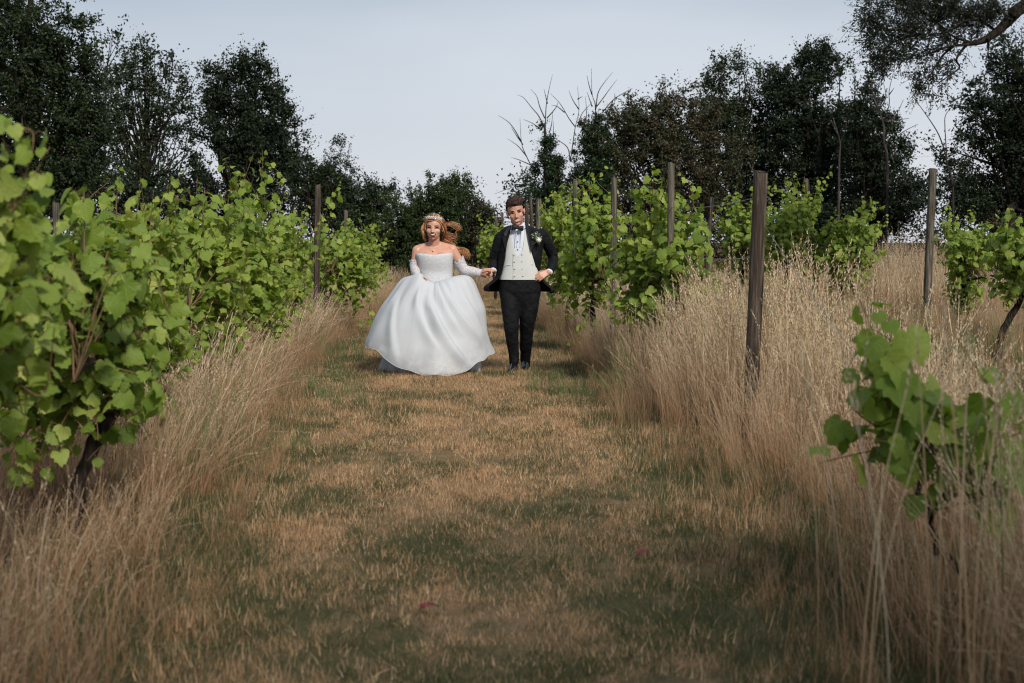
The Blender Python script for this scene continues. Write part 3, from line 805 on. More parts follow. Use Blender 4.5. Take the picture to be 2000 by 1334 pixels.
m = MB(); tube(m, catmull([np.append(P(205, 470, 42)[:2], 0), P(205, 300, 42), P(208, 140, 42)], 12), np.linspace(0.035, 0.02, 12), 6); obj('trunk', m, M['dead_wood'], rt)
m = MB(); boughs(m, [[(206, 200), (203, 130), (196, 60)], [(207, 140), (216, 100), (220, 62)], [(210, 120), (226, 90), (236, 66)], [(208, 150), (192, 110), (183, 88)], [(212, 130), (224, 110), (243, 86)], [(204, 160), (215, 85), (212, 75)]], 42, 0.016, 0.006, None, 4, rg)
obj('branch', m, M['dead_wood'], rt)

# the near tree whose bough hangs into the upper right corner
D = 21.0
tb = np.array([P(2330, 470, D)[0], D + 1.5, 0])
root = empty('overhanging_tree', tb, 'tree whose leafy bough hangs into the upper right corner', 'tree')
m = MB()
tube(m, catmull([tb, tb + np.array([0.1, 0, 2.5]), tb + np.array([-0.3, -0.2, 4.6]), tb + np.array([0.2, 0, 7.5])], 16), np.linspace(0.36, 0.18, 16), 12)
tube(m, catmull([tb + np.array([-0.25, -0.15, 4.2]), P(2140, -70, D + 0.6), P(2000, 12, D), P(1974, 36, D), P(1945, 64, D), P(1915, 81, D), P(1880, 86, D)], 30), np.linspace(0.135, 0.028, 30) * (1 + 0.05 * np.sin(np.arange(30) * 1.7)), 9)
obj('trunk', m, M['bark'], root)
m = MB()
bl = [[(1945, 60), (1918, 42), (1888, 40), (1850, 62), (1800, 66), (1750, 56)], [(1968, 34), (1948, 10), (1925, -10)], [(1890, 84), (1868, 115), (1874, 132), (1850, 150), (1830, 165)], [(1892, 86), (1850, 92), (1800, 110), (1760, 118)],
      [(1900, 84), (1860, 70), (1820, 40), (1770, 20)], [(1870, 84), (1840, 110), (1815, 150), (1800, 170)], [(1800, 66), (1750, 80), (1715, 105)], [(1850, 62), (1800, 20), (1750, 5)], [(1770, 60), (1720, 55), (1690, 40)], [(1930, 74), (1930, 100), (1925, 120)]]
boughs(m, bl, D, 0.022, 0.005, None, 6, np.random.RandomState(8))
obj('bough', m, M['bark'], root)
rq = np.random.RandomState(88)
cl = blob_samples([(1800, 12, 95, 26), (1880, 15, 70, 30), (1715, 38, 30, 22), (1740, 60, 40, 20), (1750, 100, 45, 26), (1810, 80, 60, 26), (1825, 130, 40, 30), (1815, 165, 36, 20), (1780, 40, 70, 25), (1905, 60, 30, 25), (1720, 118, 20, 14), (1700, 30, 22, 30), (1735, 130, 26, 20), (1700, 80, 16, 14), (1925, 20, 50, 20)], D, 300, rq, 0.7, 0.5)
cl = np.vstack([cl, blob_samples([(2150, -160, 260, 160), (2350, -250, 260, 220)], D + 1, 260, rq, 0.9, 0.5)])
tw, lf, ls = MB(), [], []
for c in cl:
    for dv in norm(rq.randn(5, 3) + np.array([-0.5, 0, 0.1])):
        ln = 0.28 * (0.5 + rq.rand())
        pts = c + np.outer(np.linspace(0, 1, 4) * ln, dv) + np.outer(np.linspace(0, 1, 4) ** 2, [0, 0, -0.05])
        tube(tw, pts, np.linspace(0.0045, 0.0018, 4), 3, cap=False)
        k = 11
        s = rq.rand(k)
        lf.append(c + np.outer(s * ln, dv) + rq.randn(k, 3) * 0.028 + np.outer(s ** 2, [0, 0, -0.05])); ls.append(0.046 * (0.7 + 0.6 * rq.rand(k)))
obj('twigs', tw, M['bark'], root)['kind'] = 'stuff'
m = MB(); leaf_quads(m, np.vstack(lf), np.concatenate(ls), rq, aspect=0.42)
obj('crown', m, M['tree_leaf_deep'], root, smooth=False)
# unseen tree added behind the viewpoint to throw shade over the lane's near end
rq = np.random.RandomState(91)
root = empty('added_shade_tree', (5.6, -4.8, 0), 'unseen broad tree added behind the viewpoint to shade the near lane', 'tree')
m = MB(); tube(m, catmull([(5.6, -4.8, 0), (5.5, -4.7, 2.5), (5.2, -4.6, 5), (5.2, -4.5, 7.6)], 16), np.linspace(0.3, 0.08, 16), 10)
cs = np.array([4.9, -4.4, 6.4]) + norm(rq.randn(230, 3)) * (rq.rand(230, 1) ** 0.5) * np.array([4.2, 2.4, 2.5])
for c in cs[:40]: tube(m, catmull([(5.35, -4.65, 3.4 + rq.rand() * 2), (c + [5.3, -4.6, 4.6]) / 2, c], 6), np.linspace(0.07, 0.01, 6), 5)
obj('trunk', m, M['bark'], root)
m = MB(); leaf_quads(m, np.repeat(cs, 60, 0) + rq.randn(230 * 60, 3) * 0.30, 0.11 * (0.7 + 0.6 * rq.rand(230 * 60)), rq); obj('crown', m, M['tree_leaf'], root, smooth=False)
# undergrowth closing the wood's foot
m = MB(); r_ = np.random.RandomState(99)
def fill(u0, u1, v0, v1, d, n, m, r_):
    c = np.array([P(u0 + (u1 - u0) * r_.rand(), v0 + (v1 - v0) * r_.rand() ** 1.3, d + r_.randn() * 0.5) for _ in range(n)])
    c[:, 2] = np.maximum(c[:, 2], 0.05)
    leaf_quads(m, np.repeat(c, 26, 0) + r_.randn(n * 26, 3) * 0.22, 0.10 * (0.7 + 0.6 * r_.rand(n * 26)), r_)
fill(-80, 700, 360, 600, 44.5, 1300, m, r_)
fill(1000, 2050, 350, 600, 43.5, 1700, m, r_)
fill(690, 985, 455, 590, 42.0, 380, m, r_)
o = obj('undergrowth', m, M['tree_leaf_deep'], off=(0, 43, 0), smooth=False)
tag(o, 'dark undergrowth closing the foot of the far trees', 'undergrowth', kind='stuff')
# distant power lines seen in the gap
for lab, (u0, v0, u1, v1) in (('thin power line crossing the right-hand sky gap at its upper height', (1700, 306, 1930, 292)), ('thin power line just under the upper one in the sky gap', (1700, 352, 1930, 338)),
                              ('lowest thin power line in the right-hand sky gap', (1700, 418, 1930, 404))):
    m = MB(); a, b = P(u0, v0, 120), P(u1, v1, 120)
    q = np.linspace(0, 1, 14)[:, None]
    tube(m, a * (1 - q) + b * q - np.array([0, 0, 0.25]) * (4 * q * (1 - q)), 0.012, 4)
    tag(obj('power_line', m, M['wire'], off=a), lab, 'power line', group='power lines in the sky gap')

# ================================================================== POSTS AND WIRES
def post(label, ut, vt, d, r, base_u=None, mat='post', group=None, lean_y=0.0, sd=0):
    top = P(ut, vt, d)
    b = P(ut if base_u is None else base_u, vt, d + lean_y)
    base = np.array([b[0], b[1], 0])
    rs = np.random.RandomState(sd + 500)
    mb = MB()
    nz, k = 14, 14
    z = np.linspace(-0.02, 1, nz)
    th = np.arange(k) * 2 * PI / k
    prof = 1 + 0.05 * rs.randn(k)
    rows = []
    for s in z:
        c = base * (1 - s) + top * s
        rr = r * (1.04 - 0.07 * s) * prof * (1 + 0.015 * rs.randn(k))
        rows.append(np.stack([c[0] + rr * np.cos(th), c[1] + rr * np.sin(th), np.full(k, c[2])], -1))
    # a chamfered, slightly sloping sawn top
    rows[-1][:, 2] += 0.012 * np.cos(th + rs.rand() * 6)
    c = rows[-1].mean(0)
    rows.append(c + (rows[-1] - c) * 0.86 + np.array([0, 0, 0.006]))
    v = np.vstack(rows)
    mb.add(v, grid_faces(len(rows), k, True)[:, ::-1])
    n = len(v)
    cap = np.array([[n - k + j, n - k + (j + 1) % k, n] for j in range(k)])
    mb.v.append((v[-k:].mean(0) + [0, 0, 0.002])[None]); mb.f3.append(cap); mb.uv3.append(None); mb.n += 1
    o = obj('vineyard_post', mb, M[mat], off=base)
    return tag(o, label, 'post', group), base, top
GP = 'wooden posts of the vine rows'
POSTS = {}
POSTS['end'] = post('thick dark wooden end post with sawn top standing in pale grass, nearest on the right', 1486, 337, 9.4, 0.048, 1470, 'post', GP, sd=1)
POSTS['r2'] = post('tall grey post rising from the bushy vine between the end post and groom', 1311, 320, 12.6, 0.032, 1311, 'post_pale', GP, sd=2)
POSTS['r3'] = post('grey post half hidden in vine leaves, next one behind the tall grey post', 1200, 349, 15.8, 0.033, 1198, 'post_pale', GP, sd=3)
POSTS['r4'] = post('leaf covered post with a vine shoot climbing it right of the groom', 1123, 352, 19.3, 0.032, 1126, 'post_pale', GP, sd=4)
POSTS['r5'] = post('broad post just beside the groom\'s head, outermost of three', 1052, 389, 23.6, 0.045, 1052, 'post_pale', GP, sd=5)
POSTS['r6'] = post('leaning post next to the groom\'s ear, middle of three', 1036, 385, 24.8, 0.033, 1046, 'post', GP, sd=6)
POSTS['r7'] = post('shortest dark post touching the groom\'s ear, innermost of three', 1029, 397, 26.5, 0.036, 1029, 'post', GP, sd=7)
POSTS['r8'] = post('small dark post against the sky between bride and groom', 981, 415, 32, 0.030, 981, 'post', GP, sd=8)
POSTS['r9'] = post('tiny pale post top left of the dark one in the sky gap', 969, 424, 35, 0.034, 969, 'post_pale', GP, sd=9)
post('brown post rising from the left-hand vine foliage', 621, 362, 18.5, 0.040, 614, 'post', GP, sd=10)
post('thin far post barely clearing the leaves behind the brown post', 675, 412, 26, 0.036, 675, 'post_pale', GP, sd=11)
post('short post top behind the left-hand vines in front of the huge dark tree', 109, 398, 17.0, 0.042, 109, 'post_pale', GP, sd=12)
post('leaning thin post behind the vines left of the thick end post', 1391, 386, 30, 0.042, 1376, 'post', GP, sd=13)
post('slanting dark post overgrown by a vine in the second row', 1575, 350, 25.2, 0.045, 1601, 'post', GP, sd=14)
post('tall bare post standing alone before the right edge tree', 1822, 330, 22.6, 0.058, 1815, 'post_pale', GP, sd=15)

def wire(label, pts, r=0.0016, name='trellis_wire', grp='trellis wires'):
    m = MB()
    q = []
    for a, b in zip(pts[:-1], pts[1:]):
        s = np.linspace(0, 1, 8)[:-1, None]
        q.append(np.asarray(a) * (1 - s) + np.asarray(b) * s - np.array([0, 0, 0.03]) * (4 * s * (1 - s)))
    q = np.vstack(q + [np.asarray(pts[-1])[None]])
    tube(m, q, r, 5)
    return tag(obj(name, m, M['wire'], off=q[0]), label, 'wire', grp)
def on_post(k, z):
    _, b, t_ = POSTS[k]
    s = z / t_[2]
    return b * (1 - s) + t_ * s
for z, lab in ((0.82, 'lowest wire running from the end post along the right-hand vines'), (1.22, 'middle wire running from the end post along the right-hand vines'), (1.62, 'top wire running from the end post along the right-hand vines')):
    wire(lab, [on_post(k, z) for k in ('end', 'r2', 'r3', 'r4', 'r5')], 0.0021)
ea = on_post('end', 1.42)
anchor = np.array([2.2, 6.6, 0.0])
m = MB(); q = np.linspace(0, 1, 20)[:, None]
tube(m, ea * (1 - q) + anchor * q + np.array([0.04, -0.03, 0]) - np.array([0, 0, 0.05]) * (4 * q * (1 - q)), 0.0022, 6)
tag(obj('stay_wire', m, M['wire'], off=ea), 'slack stay wire slanting from the end post down into the grass', 'wire')

# ================================================================== VINES
HALF = [(0.0, 0.0), (0.05, -0.13), (0.16, -0.21), (0.30, -0.19), (0.38, -0.10), (0.48, -0.06), (0.48, 0.05), (0.57, 0.13), (0.53, 0.23), (0.55, 0.34), (0.46, 0.40), (0.42, 0.47), (0.40, 0.57), (0.29, 0.62), (0.22, 0.73), (0.11, 0.78), (0.0, 0.90)]
MID = [(0.0, 0.0), (0.0, 0.22), (0.0, 0.48), (0.0, 0.70)]
def leaf_template(fold, droop, curl, seed):
    rs = np.random.RandomState(seed)
    pts = MID + [h for h in HALF[1:]] + [(-x * (0.92 + 0.12 * rs.rand()), y) for x, y in HALF[1:-1]]
    P2 = np.array(pts, float)
    P2[4:] *= (1 + 0.05 * rs.randn(len(P2) - 4))[:, None]
    nH = len(HALF) - 1
    rb = list(range(4, 4 + nH)); lb = list(range(4 + nH, 4 + nH + nH - 1)) + [4 + nH - 1]
    F = []
    for side, chain in ((1, rb), (-1, lb)):
        cur = 0
        ch = [0] + chain
        for a, b in zip(ch[:-1], ch[1:]):
            yb = P2[b, 1]
            want = 0 if yb < 0.0 else (1 if yb < 0.36 else (2 if yb < 0.6 else 3))
            if a != cur:
                F.append((cur, a, b) if side > 0 else (cur, b, a))
            while cur < want and b != chain[-1]:
                F.append((cur, b, cur + 1) if side > 0 else (cur, cur + 1, b))
                cur += 1
    x, y = P2[:, 0], P2[:, 1]
    z = fold * np.abs(x) ** 1.2 - droop * np.maximum(y, 0) ** 2 - curl * np.abs(x) ** 3 * 2.2 + 0.035 * np.sin(7 * y + 9 * np.abs(x) + seed) * (np.abs(x) > 0.15)
    V = np.stack([x, y - 0.05 * 0, z], -1)
    F = np.array(F)
    # face the blade's upper side along +z
    nz = np.cross(V[F[:, 1]] - V[F[:, 0]], V[F[:, 2]] - V[F[:, 0]])[:, 2]
    F[nz < 0] = F[nz < 0][:, ::-1]
    return V, F, P2
LEAVES = [leaf_template(*a) for a in ((0.25, 0.25, 0.5, 1), (0.05, 0.45, 0.7, 2), (0.45, 0.15, 0.3, 3), (-0.15, 0.35, 0.4, 4), (0.3, 0.6, 0.9, 5), (0.15, 0.1, 1.1, 6))]
LEAF_MESH = []
for V, F, uv in LEAVES:
    mb = MB().add(V, F, uv)
    me = mb.mesh('leaf'); me.materials.append(M['vine_leaf']); LEAF_MESH.append(me)

VINES = []          # root, leaf arrays
def vine(label, d, base_u, ell, tips, nleaf, size, seed, depth=0.42, trunk_h=0.8, lean=0.0, group='grapevines', arm=0.7, low=(), cane_r=0.004, trunk_r=0.030, out=None, dd=0.0):
    """A grapevine: gnarled trunk and cordon, canes that arch to the canopy's envelope (picture-sized ellipses at distance d), lobed leaves along the canes."""
    rs = np.random.RandomState(seed)
    if nleaf > 200: nleaf, size = int(nleaf * 2.1), size * 0.71
    b = P(base_u, 470, d); b[2] = 0
    root = empty('grapevine', b, label, 'grapevine', group)
    head = b + np.array([lean + 0.06 * rs.randn(), 0.05 * rs.randn(), trunk_h])
    wood = MB()
    tp = catmull([b - [0, 0, 0.02], b + np.array([0.03 * rs.randn() + lean * 0.3, 0.03 * rs.randn(), trunk_h * 0.4]), head + np.array([0.03, 0, -0.15]), head], 16)
    tp[1:-1] += rs.randn(14, 3) * 0.008
    tube(wood, tp, trunk_r * (1.25 - 0.35 * np.linspace(0, 1, 16)) * (1 + 0.10 * rs.randn(16)), 9)
    arms = []
    for sg in (-1, 1):
        e = head + np.array([-0.08 * sg + 0.05 * rs.randn(), sg * arm, 0.10 + 0.05 * rs.randn()])
        ap = catmull([head - [0, 0, 0.05], head + np.array([0, sg * 0.15, 0.06]), e], 12)
        ap[1:] += rs.randn(11, 3) * 0.008
        tube(wood, ap, np.linspace(trunk_r * 0.8, 0.010, 12) * (1 + 0.1 * rs.randn(12)), 7)
        arms.append(ap)
    arms = np.vstack(arms)
    obj('trunk', wood, M['vine_bark'], root)
    canes = MB()
    lp, ln, lt, ls = [], [], [], []
    pet = MB()
    def cane(start, end, leaf_from, n, sz, arch=0.25, taper=True):
        m = (start + end) / 2 + np.array([0, 0, arch]) + rs.randn(3) * 0.08
        c = catmull([start, m, end], 14)
        tube(canes, c, np.linspace(cane_r, cane_r * 0.4, 14), 5, cap=False)
        tt = leaf_from + (1 - leaf_from) * (np.arange(n) + rs.rand(n) * 0.6) / max(n, 1)
        tt = np.clip(tt, 0, 0.995)
        for q, s in enumerate(tt):
            i = s * 13; j = int(i); p0 = c[j] * (1 - i + j) + c[j + 1] * (i - j)
            al = norm(c[min(j + 1, 13)] - c[max(j - 1, 0)])
            sd = norm(np.cross(al, rs.randn(3)))
            outv = np.array([np.sign(p0[0] - head[0]) * 0.25, -0.35, 0.0])
            o = norm(sd + outv + np.array([0, 0, 0.2]))
            sc = sz * (0.65 + 0.6 * rs.rand()) * ((1.0 - 0.55 * max(0, (s - 0.7)) / 0.3) if taper else 1)
            pl_ = sc * (0.5 + 0.4 * rs.rand())
            lp0 = p0 + o * pl_
            nn = norm(np.array([0, -0.35, 0.55]) + o * 0.55 + rs.randn(3) * 0.55)
            td = o * 0.7 + np.array([0, 0, -0.75]) + rs.randn(3) * 0.35
            td = norm(td - nn * (td @ nn))
            lp.append(lp0); ln.append(nn); lt.append(td); ls.append(sc)
            if d < 12:
                tube(canes, np.stack([p0, (p0 + lp0) / 2 + [0, 0, 0.01], lp0]), 0.0014, 3, cap=False)
    area = np.array([e[2] * e[3] for e in ell], float); area /= area.sum()
    m = d / FPX
    total = 0
    while total < nleaf:
        e = ell[rs.choice(len(ell), p=area)]
        c = P(e[0], e[1], d + dd + (e[4] if len(e) > 4 else 0))
        q = norm(rs.randn(3)) * rs.rand() ** 0.42
        end = c + q * np.array([e[2] * m, depth, e[3] * m])
        end[2] = max(end[2], 0.12)
        st = arms[rs.randint(len(arms))]
        L_ = np.linalg.norm(end - st)
        n = max(3, int(L_ / 0.052))
        cane(st, end, 0.25, n, size, 0.18 if end[2] > st[2] else 0.12)
        total += n
    for _ in range(9 if nleaf > 200 else 2):             # ragged upright shoots all along the top
        e_ = ell[rs.choice(len(ell), p=area)]
        st = P(e_[0] + e_[2] * rs.uniform(-0.8, 0.8), e_[1] - e_[3] * rs.uniform(0.35, 0.8), d + dd) + np.array([0, rs.uniform(-0.8, 0.8) * depth, 0])
        hh = rs.uniform(0.15, 0.38)
        cane(st, st + np.array([rs.randn() * 0.09, rs.randn() * 0.09, hh]), 0.1, int(hh / 0.036), size * 0.78, 0.0)
    for (u, v, *dz) in tips:                             # long shoots standing out of the canopy
        e = P(u, v, d + dd + (dz[0] if dz else 0))
        c = P(ell[0][0], ell[0][1], d + dd)
        st = c * 0.6 + np.array([e[0], e[1], c[2]]) * 0.4
        n = max(6, int(np.linalg.norm(e - st) / 0.048))
        cane(st, e, 0.05, n, size * 0.9, 0.0)
    for (u0, v0, u1, v1) in low:                         # trailing low shoots
        a0, a1 = P(u0, v0, d + dd), P(u1, v1, d + dd - 0.1)
        cane(a0, a1, 0.1, max(5, int(np.linalg.norm(a1 - a0) / 0.05)), size, 0.05)
    o = obj('cane', canes, M['cane'], root); o['kind'] = 'stuff'
    VINES.append([root, np.array(lp), norm(np.array(ln)), norm(np.array(lt)), np.array(ls), rs.randint(0, 6, len(lp)), d])

# left-hand row, nearest first
vine('nearest grapevine at the left edge, its blurred big leaves cut by the picture border', 4.3, -230, [(-60, 560, 120, 170), (-120, 700, 120, 200), (-20, 620, 70, 90), (-10, 440, 40, 90), (20, 500, 50, 60), (-10, 820, 70, 90)], [(12, 250), (2, 330), (18, 385), (-20, 240), (4, 270), (-6, 300), (24, 420)], 520, 0.115, 101)
vine('grapevine with a black gnarled trunk leaning into dry grass in the left foreground', 6.05, 132, [(90, 600, 190, 190), (60, 780, 160, 140), (210, 560, 130, 130), (150, 720, 130, 130), (240, 680, 90, 120), (90, 860, 130, 80), (220, 800, 90, 100), (40, 920, 100, 50)], [(150, 385), (60, 405), (215, 420)], 980, 0.112, 102, lean=0.05, low=[(130, 820, 90, 920), (200, 800, 170, 900)])
vine('grapevine with tall thin tips under the gap of the airy tree at the left', 8.2, 205, [(290, 560, 120, 180), (220, 700, 100, 150), (330, 680, 100, 130), (250, 480, 90, 80), (300, 780, 70, 70), (340, 720, 70, 80)], [(275, 345), (335, 340), (215, 350), (300, 370)], 820, 0.112, 103, low=[(290, 780, 250, 860)])
vine('full grapevine with one dark open centre beside the tall peaked one at the left', 10.7, 388, [(400, 500, 110, 160), (430, 620, 110, 110), (360, 600, 90, 110), (370, 690, 80, 70), (430, 690, 60, 60)], [(440, 312), (385, 345), (495, 300), (360, 365)], 800, 0.112, 104)
vine('tall grapevine whose peaked shoot tops the left-hand row', 13.2, 468, [(490, 500, 90, 150), (520, 600, 80, 90), (460, 620, 60, 80), (520, 660, 60, 50)], [(512, 292), (505, 310), (470, 345), (545, 395)], 700, 0.112, 105)
vine('grapevine in front of the brown post with a dangling leafy strand near the grass', 16.2, 520, [(560, 510, 75, 110), (565, 590, 65, 80), (540, 640, 40, 50)], [(668, 348), (600, 400), (580, 410)], 560, 0.110, 106, low=[(555, 650, 566, 745)])
vine('bushy grapevine spreading towards the bride on the left', 20.0, 640, [(650, 535, 80, 100), (700, 550, 60, 80), (620, 580, 60, 70), (735, 540, 40, 60)], [(680, 418), (770, 470), (640, 420), (755, 520), (765, 545)], 720, 0.110, 107, low=[(720, 590, 745, 650), (690, 590, 700, 660)])
vine('farther grapevine whose light shoots rise behind the bushy one beside the bride', 24.0, 690, [(700, 500, 60, 75), (740, 540, 34, 60), (660, 480, 50, 50)], [(745, 428), (765, 440), (700, 405)], 420, 0.110, 108)
# right-hand row, nearest first
vine('young low grapevine with few big leaves in tall grass in the lower right', 4.9, 1870, [(1850, 880, 75, 80), (1890, 910, 55, 60), (1835, 970, 60, 50)], [(1680, 588), (1688, 630), (1700, 660), (1730, 700), (1970, 840)], 44, 0.112, 111, depth=0.2, trunk_h=0.4, arm=0.15, low=[(1850, 950, 1700, 600), (1840, 930, 1730, 690), (1830, 900, 1770, 740), (1800, 880, 1600, 905), (1780, 850, 1645, 845), (1830, 950, 1740, 985)], trunk_r=0.012)
vine('large bright grapevine around the tall grey post at the right', 13.0, 1290, [(1285, 478, 105, 130), (1335, 530, 70, 130), (1240, 540, 80, 120), (1230, 620, 60, 50), (1370, 600, 30, 60)], [(1345, 348), (1232, 352), (1262, 372), (1205, 395), (1350, 380)], 900, 0.115, 112, low=[(1360, 600, 1375, 680)])
vine('grapevine with a drooping bare-armed shoot low over the lane right of the groom', 16.4, 1157, [(1185, 485, 66, 120), (1150, 560, 66, 95), (1195, 440, 60, 70), (1140, 470, 45, 80)], [(1152, 330), (1140, 345), (1175, 400)], 620, 0.112, 113, low=[(1170, 570, 1088, 640), (1150, 590, 1110, 680), (1150, 610, 1130, 650)])
vine('grapevine right behind the groom\'s shoulder with a curled leafy tip', 20.0, 1112, [(1105, 460, 62, 100), (1085, 540, 55, 85), (1120, 560, 45, 70), (1090, 430, 36, 40)], [(1078, 372), (1090, 385), (1125, 345)], 520, 0.110, 114)
vine('pale grapevine seen between the groom\'s arm and the leaf covered post', 24.0, 1085, [(1080, 460, 38, 60), (1068, 520, 40, 70)], [(1066, 385), (1092, 400)], 330, 0.108, 115)
vine('small distant grapevine filling the space between bride and groom', 31.5, 968, [(958, 470, 24, 36), (972, 500, 24, 40), (945, 500, 16, 40)], [(957, 425), (984, 436), (995, 440)], 330, 0.115, 116)
# second row at the right
vine('rounded grapevine between the leaning thin post and the thick end post', 27.0, 1450, [(1460, 464, 69, 102), (1425, 444, 46, 68), (1500, 454, 57, 108), (1425, 534, 53, 56), (1490, 534, 57, 56)], [(1400, 400), (1440, 362), (1520, 345), (1478, 352), (1495, 348)], 760, 0.125, 121, trunk_h=0.9)
vine('grapevine climbing the slanting dark post with a shoot pointing right', 25.0, 1530, [(1545, 444, 52, 85), (1510, 484, 46, 79), (1585, 404, 34, 51), (1560, 514, 46, 56)], [(1628, 320), (1600, 345), (1555, 335), (1540, 345), (1570, 350)], 640, 0.125, 122, trunk_h=0.9)
vine('dome shaped grapevine standing free in the dry grass of the second row', 24.5, 1646, [(1660, 484, 87, 85), (1640, 544, 63, 56), (1690, 444, 41, 45)], [(1690, 378), (1735, 420), (1705, 385), (1670, 400)], 760, 0.125, 123, trunk_h=0.8)
vine('grapevine beside the tall bare post at the right', 20.5, 1880, [(1880, 514, 63, 91), (1900, 574, 57, 79), (1850, 474, 23, 45), (1870, 634, 39, 34), (1930, 464, 46, 45)], [(1848, 395), (1862, 410), (1955, 412)], 480, 0.115, 124, trunk_h=0.7)
vine('grapevine with a slanting bare trunk cut by the right edge', 16.0, 1955, [(1985, 504, 69, 79), (2030, 534, 81, 102), (1975, 574, 46, 56)], [(1970, 415), (1990, 430)], 520, 0.115, 125, lean=0.28, trunk_h=0.85, trunk_r=0.034)

# leaves: those that show largest from the lane are objects, the rest of each vine is joined
allp = np.vstack([v[1] for v in VINES]); alls = np.concatenate([v[4] for v in VINES])
own = np.concatenate([np.full(len(v[1]), i) for i, v in enumerate(VINES)])
u, v_, z = to_px(allp)
px = alls * FPX / z
seen = (u > -30) & (u < 2030) & (v_ > 0) & (v_ < 1340)
cell = (np.floor(u / 15).astype(int) + 1000 * np.floor(v_ / 15).astype(int))
front = np.zeros(len(u), bool)
best = {}
for i in np.argsort(z):
    if seen[i]:
        c = cell[i]
        if best.get(c, 0) < 1:
            best[c] = best.get(c, 0) + 1; front[i] = True
LEAF_BUDGET, PER_VINE = 2350, 230
score = np.where(front, px, 0)
chosen = np.zeros(len(u), bool); cnt = np.zeros(len(VINES), int)
for i in np.argsort(-score):
    if score[i] < 9 or chosen.sum() >= LEAF_BUDGET: break
    if cnt[own[i]] < PER_VINE:
        chosen[i] = True; cnt[own[i]] += 1
o0 = 0
for vi, (root, lp, ln, lt, ls, lk, d) in enumerate(VINES):
    n = len(lp); sel = chosen[o0:o0 + n]; o0 += n
    lb = np.cross(lt, ln)
    base = np.array(root.location)
    for i in np.nonzero(sel)[0]:
        o = bpy.data.objects.new('leaf', LEAF_MESH[lk[i]])
        mat = Matrix(np.vstack([np.column_stack([lb[i] * ls[i], lt[i] * ls[i], ln[i] * ls[i], lp[i] - base]), [0, 0, 0, 1]]).tolist())
        o.parent = root
        o.matrix_basis = mat
        COL.objects.link(o)
    mb = MB()
    for k, (V, F, uv) in enumerate(LEAVES):
        ii = np.nonzero((~sel) & (lk == k))[0]
        if not len(ii): continue
        W = lp[ii][:, None] + ls[ii][:, None, None] * (V[None, :, 0:1] * lb[ii][:, None] + V[None, :, 1:2] * lt[ii][:, None] + V[None, :, 2:3] * ln[ii][:, None])
        FF = (F[None] + (np.arange(len(ii)) * len(V))[:, None, None]).reshape(-1, 3)
        mb.add(W.reshape(-1, 3), FF, np.tile(uv, (len(ii), 1)))
    if mb.n:
        o = obj('foliage', mb, M['vine_leaf'], root); o['kind'] = 'stuff'

for lab, (u_, v_) in (('dark red fallen leaf on the grass, the nearer to the right verge', (1258, 1098)), ('small red fallen leaf left of centre on the near lane', (838, 1206))):
    V, F, uv = LEAVES[4]
    p_ = G(u_, v_) + np.array([0, 0, 0.045])
    mb = MB().add(p_ + V * 0.06 @ np.array([[0.8, 0.5, 0.1], [-0.5, 0.8, 0.3], [0, -0.3, 0.9]]), F, uv)
    tag(obj('fallen_leaf', mb, M['red_leaf'], off=p_), lab, 'leaf', 'red fallen leaves')

# ================================================================== PEOPLE
M['skin_f'] = plain('fair_skin', (0.52, 0.285, 0.205), 0.45, 0.35, 0.06, 18, Subsurface_Weight=0.12)
M['skin_m'] = plain('warm_skin', (0.48, 0.255, 0.18), 0.45, 0.35, 0.06, 18, Subsurface_Weight=0.12)
for k in ('skin_f', 'skin_m'):
    for n in M[k].node_tree.nodes:
        if n.type == 'BSDF_PRINCIPLED':
            n.inputs['Subsurface Radius'].default_value = (0.01, 0.004, 0.002)
M['suit'] = plain('black_wool', (0.0055, 0.006, 0.0072), 0.75, 0.15, 0.4, 16, bstr=0.7, bdist=0.03)
M['satin'] = plain('black_satin', (0.008, 0.008, 0.010), 0.55, 0.25, 0.2, 20)
M['shoe'] = plain('black_patent', (0.006, 0.006, 0.008), 0.12, 0.6, 0.2, 20)
M['shirt'] = plain('white_shirt', (0.58, 0.62, 0.70), 0.7, 0.2, 0.03, 40)
M['waistcoat'] = plain('pale_grey_waistcoat', (0.53, 0.545, 0.53), 0.75, 0.2, 0.06, 150, bstr=0.1, bdist=0.003)
M['button'] = plain('grey_button', (0.45, 0.45, 0.42), 0.3, 0.5)
M['stud'] = plain('black_stud', (0.01, 0.01, 0.012), 0.2, 0.6)
M['brown_hair'] = plain('dark_brown_hair', (0.024, 0.013, 0.010), 0.7, 0.2, 0.5, 60)
M['brown_light'] = plain('mid_brown_hair', (0.085, 0.048, 0.032), 0.55, 0.3, 0.4, 60)
M['ginger_hair'] = plain('ginger_hair', (0.30, 0.115, 0.045), 0.4, 0.45, 0.35, 50)
M['ginger_light'] = plain('light_ginger_hair', (0.50, 0.28, 0.13), 0.4, 0.45, 0.3, 50)
M['ginger_mid'] = plain('mid_ginger_hair', (0.17, 0.062, 0.026), 0.5, 0.3, 0.5, 70)
M['ginger_dark'] = plain('dark_ginger_hair', (0.11, 0.040, 0.018), 0.45, 0.4, 0.3, 50)
M['eye_white'] = plain('eye_white', (0.65, 0.62, 0.58), 0.2, 0.5)
M['iris'] = plain('dark_iris', (0.02, 0.015, 0.012), 0.15, 0.5)
M['lash'] = plain('dark_lash', (0.016, 0.008, 0.006), 0.8, 0.2)
M['brow'] = plain('brown_brow', (0.040, 0.019, 0.012), 0.8, 0.2)
M['lip'] = plain('rose_lip', (0.27, 0.075, 0.065), 0.4, 0.4)
M['lip_m'] = plain('pale_lip', (0.40, 0.17, 0.13), 0.45, 0.3)
M['mouth'] = plain('dark_mouth', (0.07, 0.015, 0.014), 0.5, 0.3)
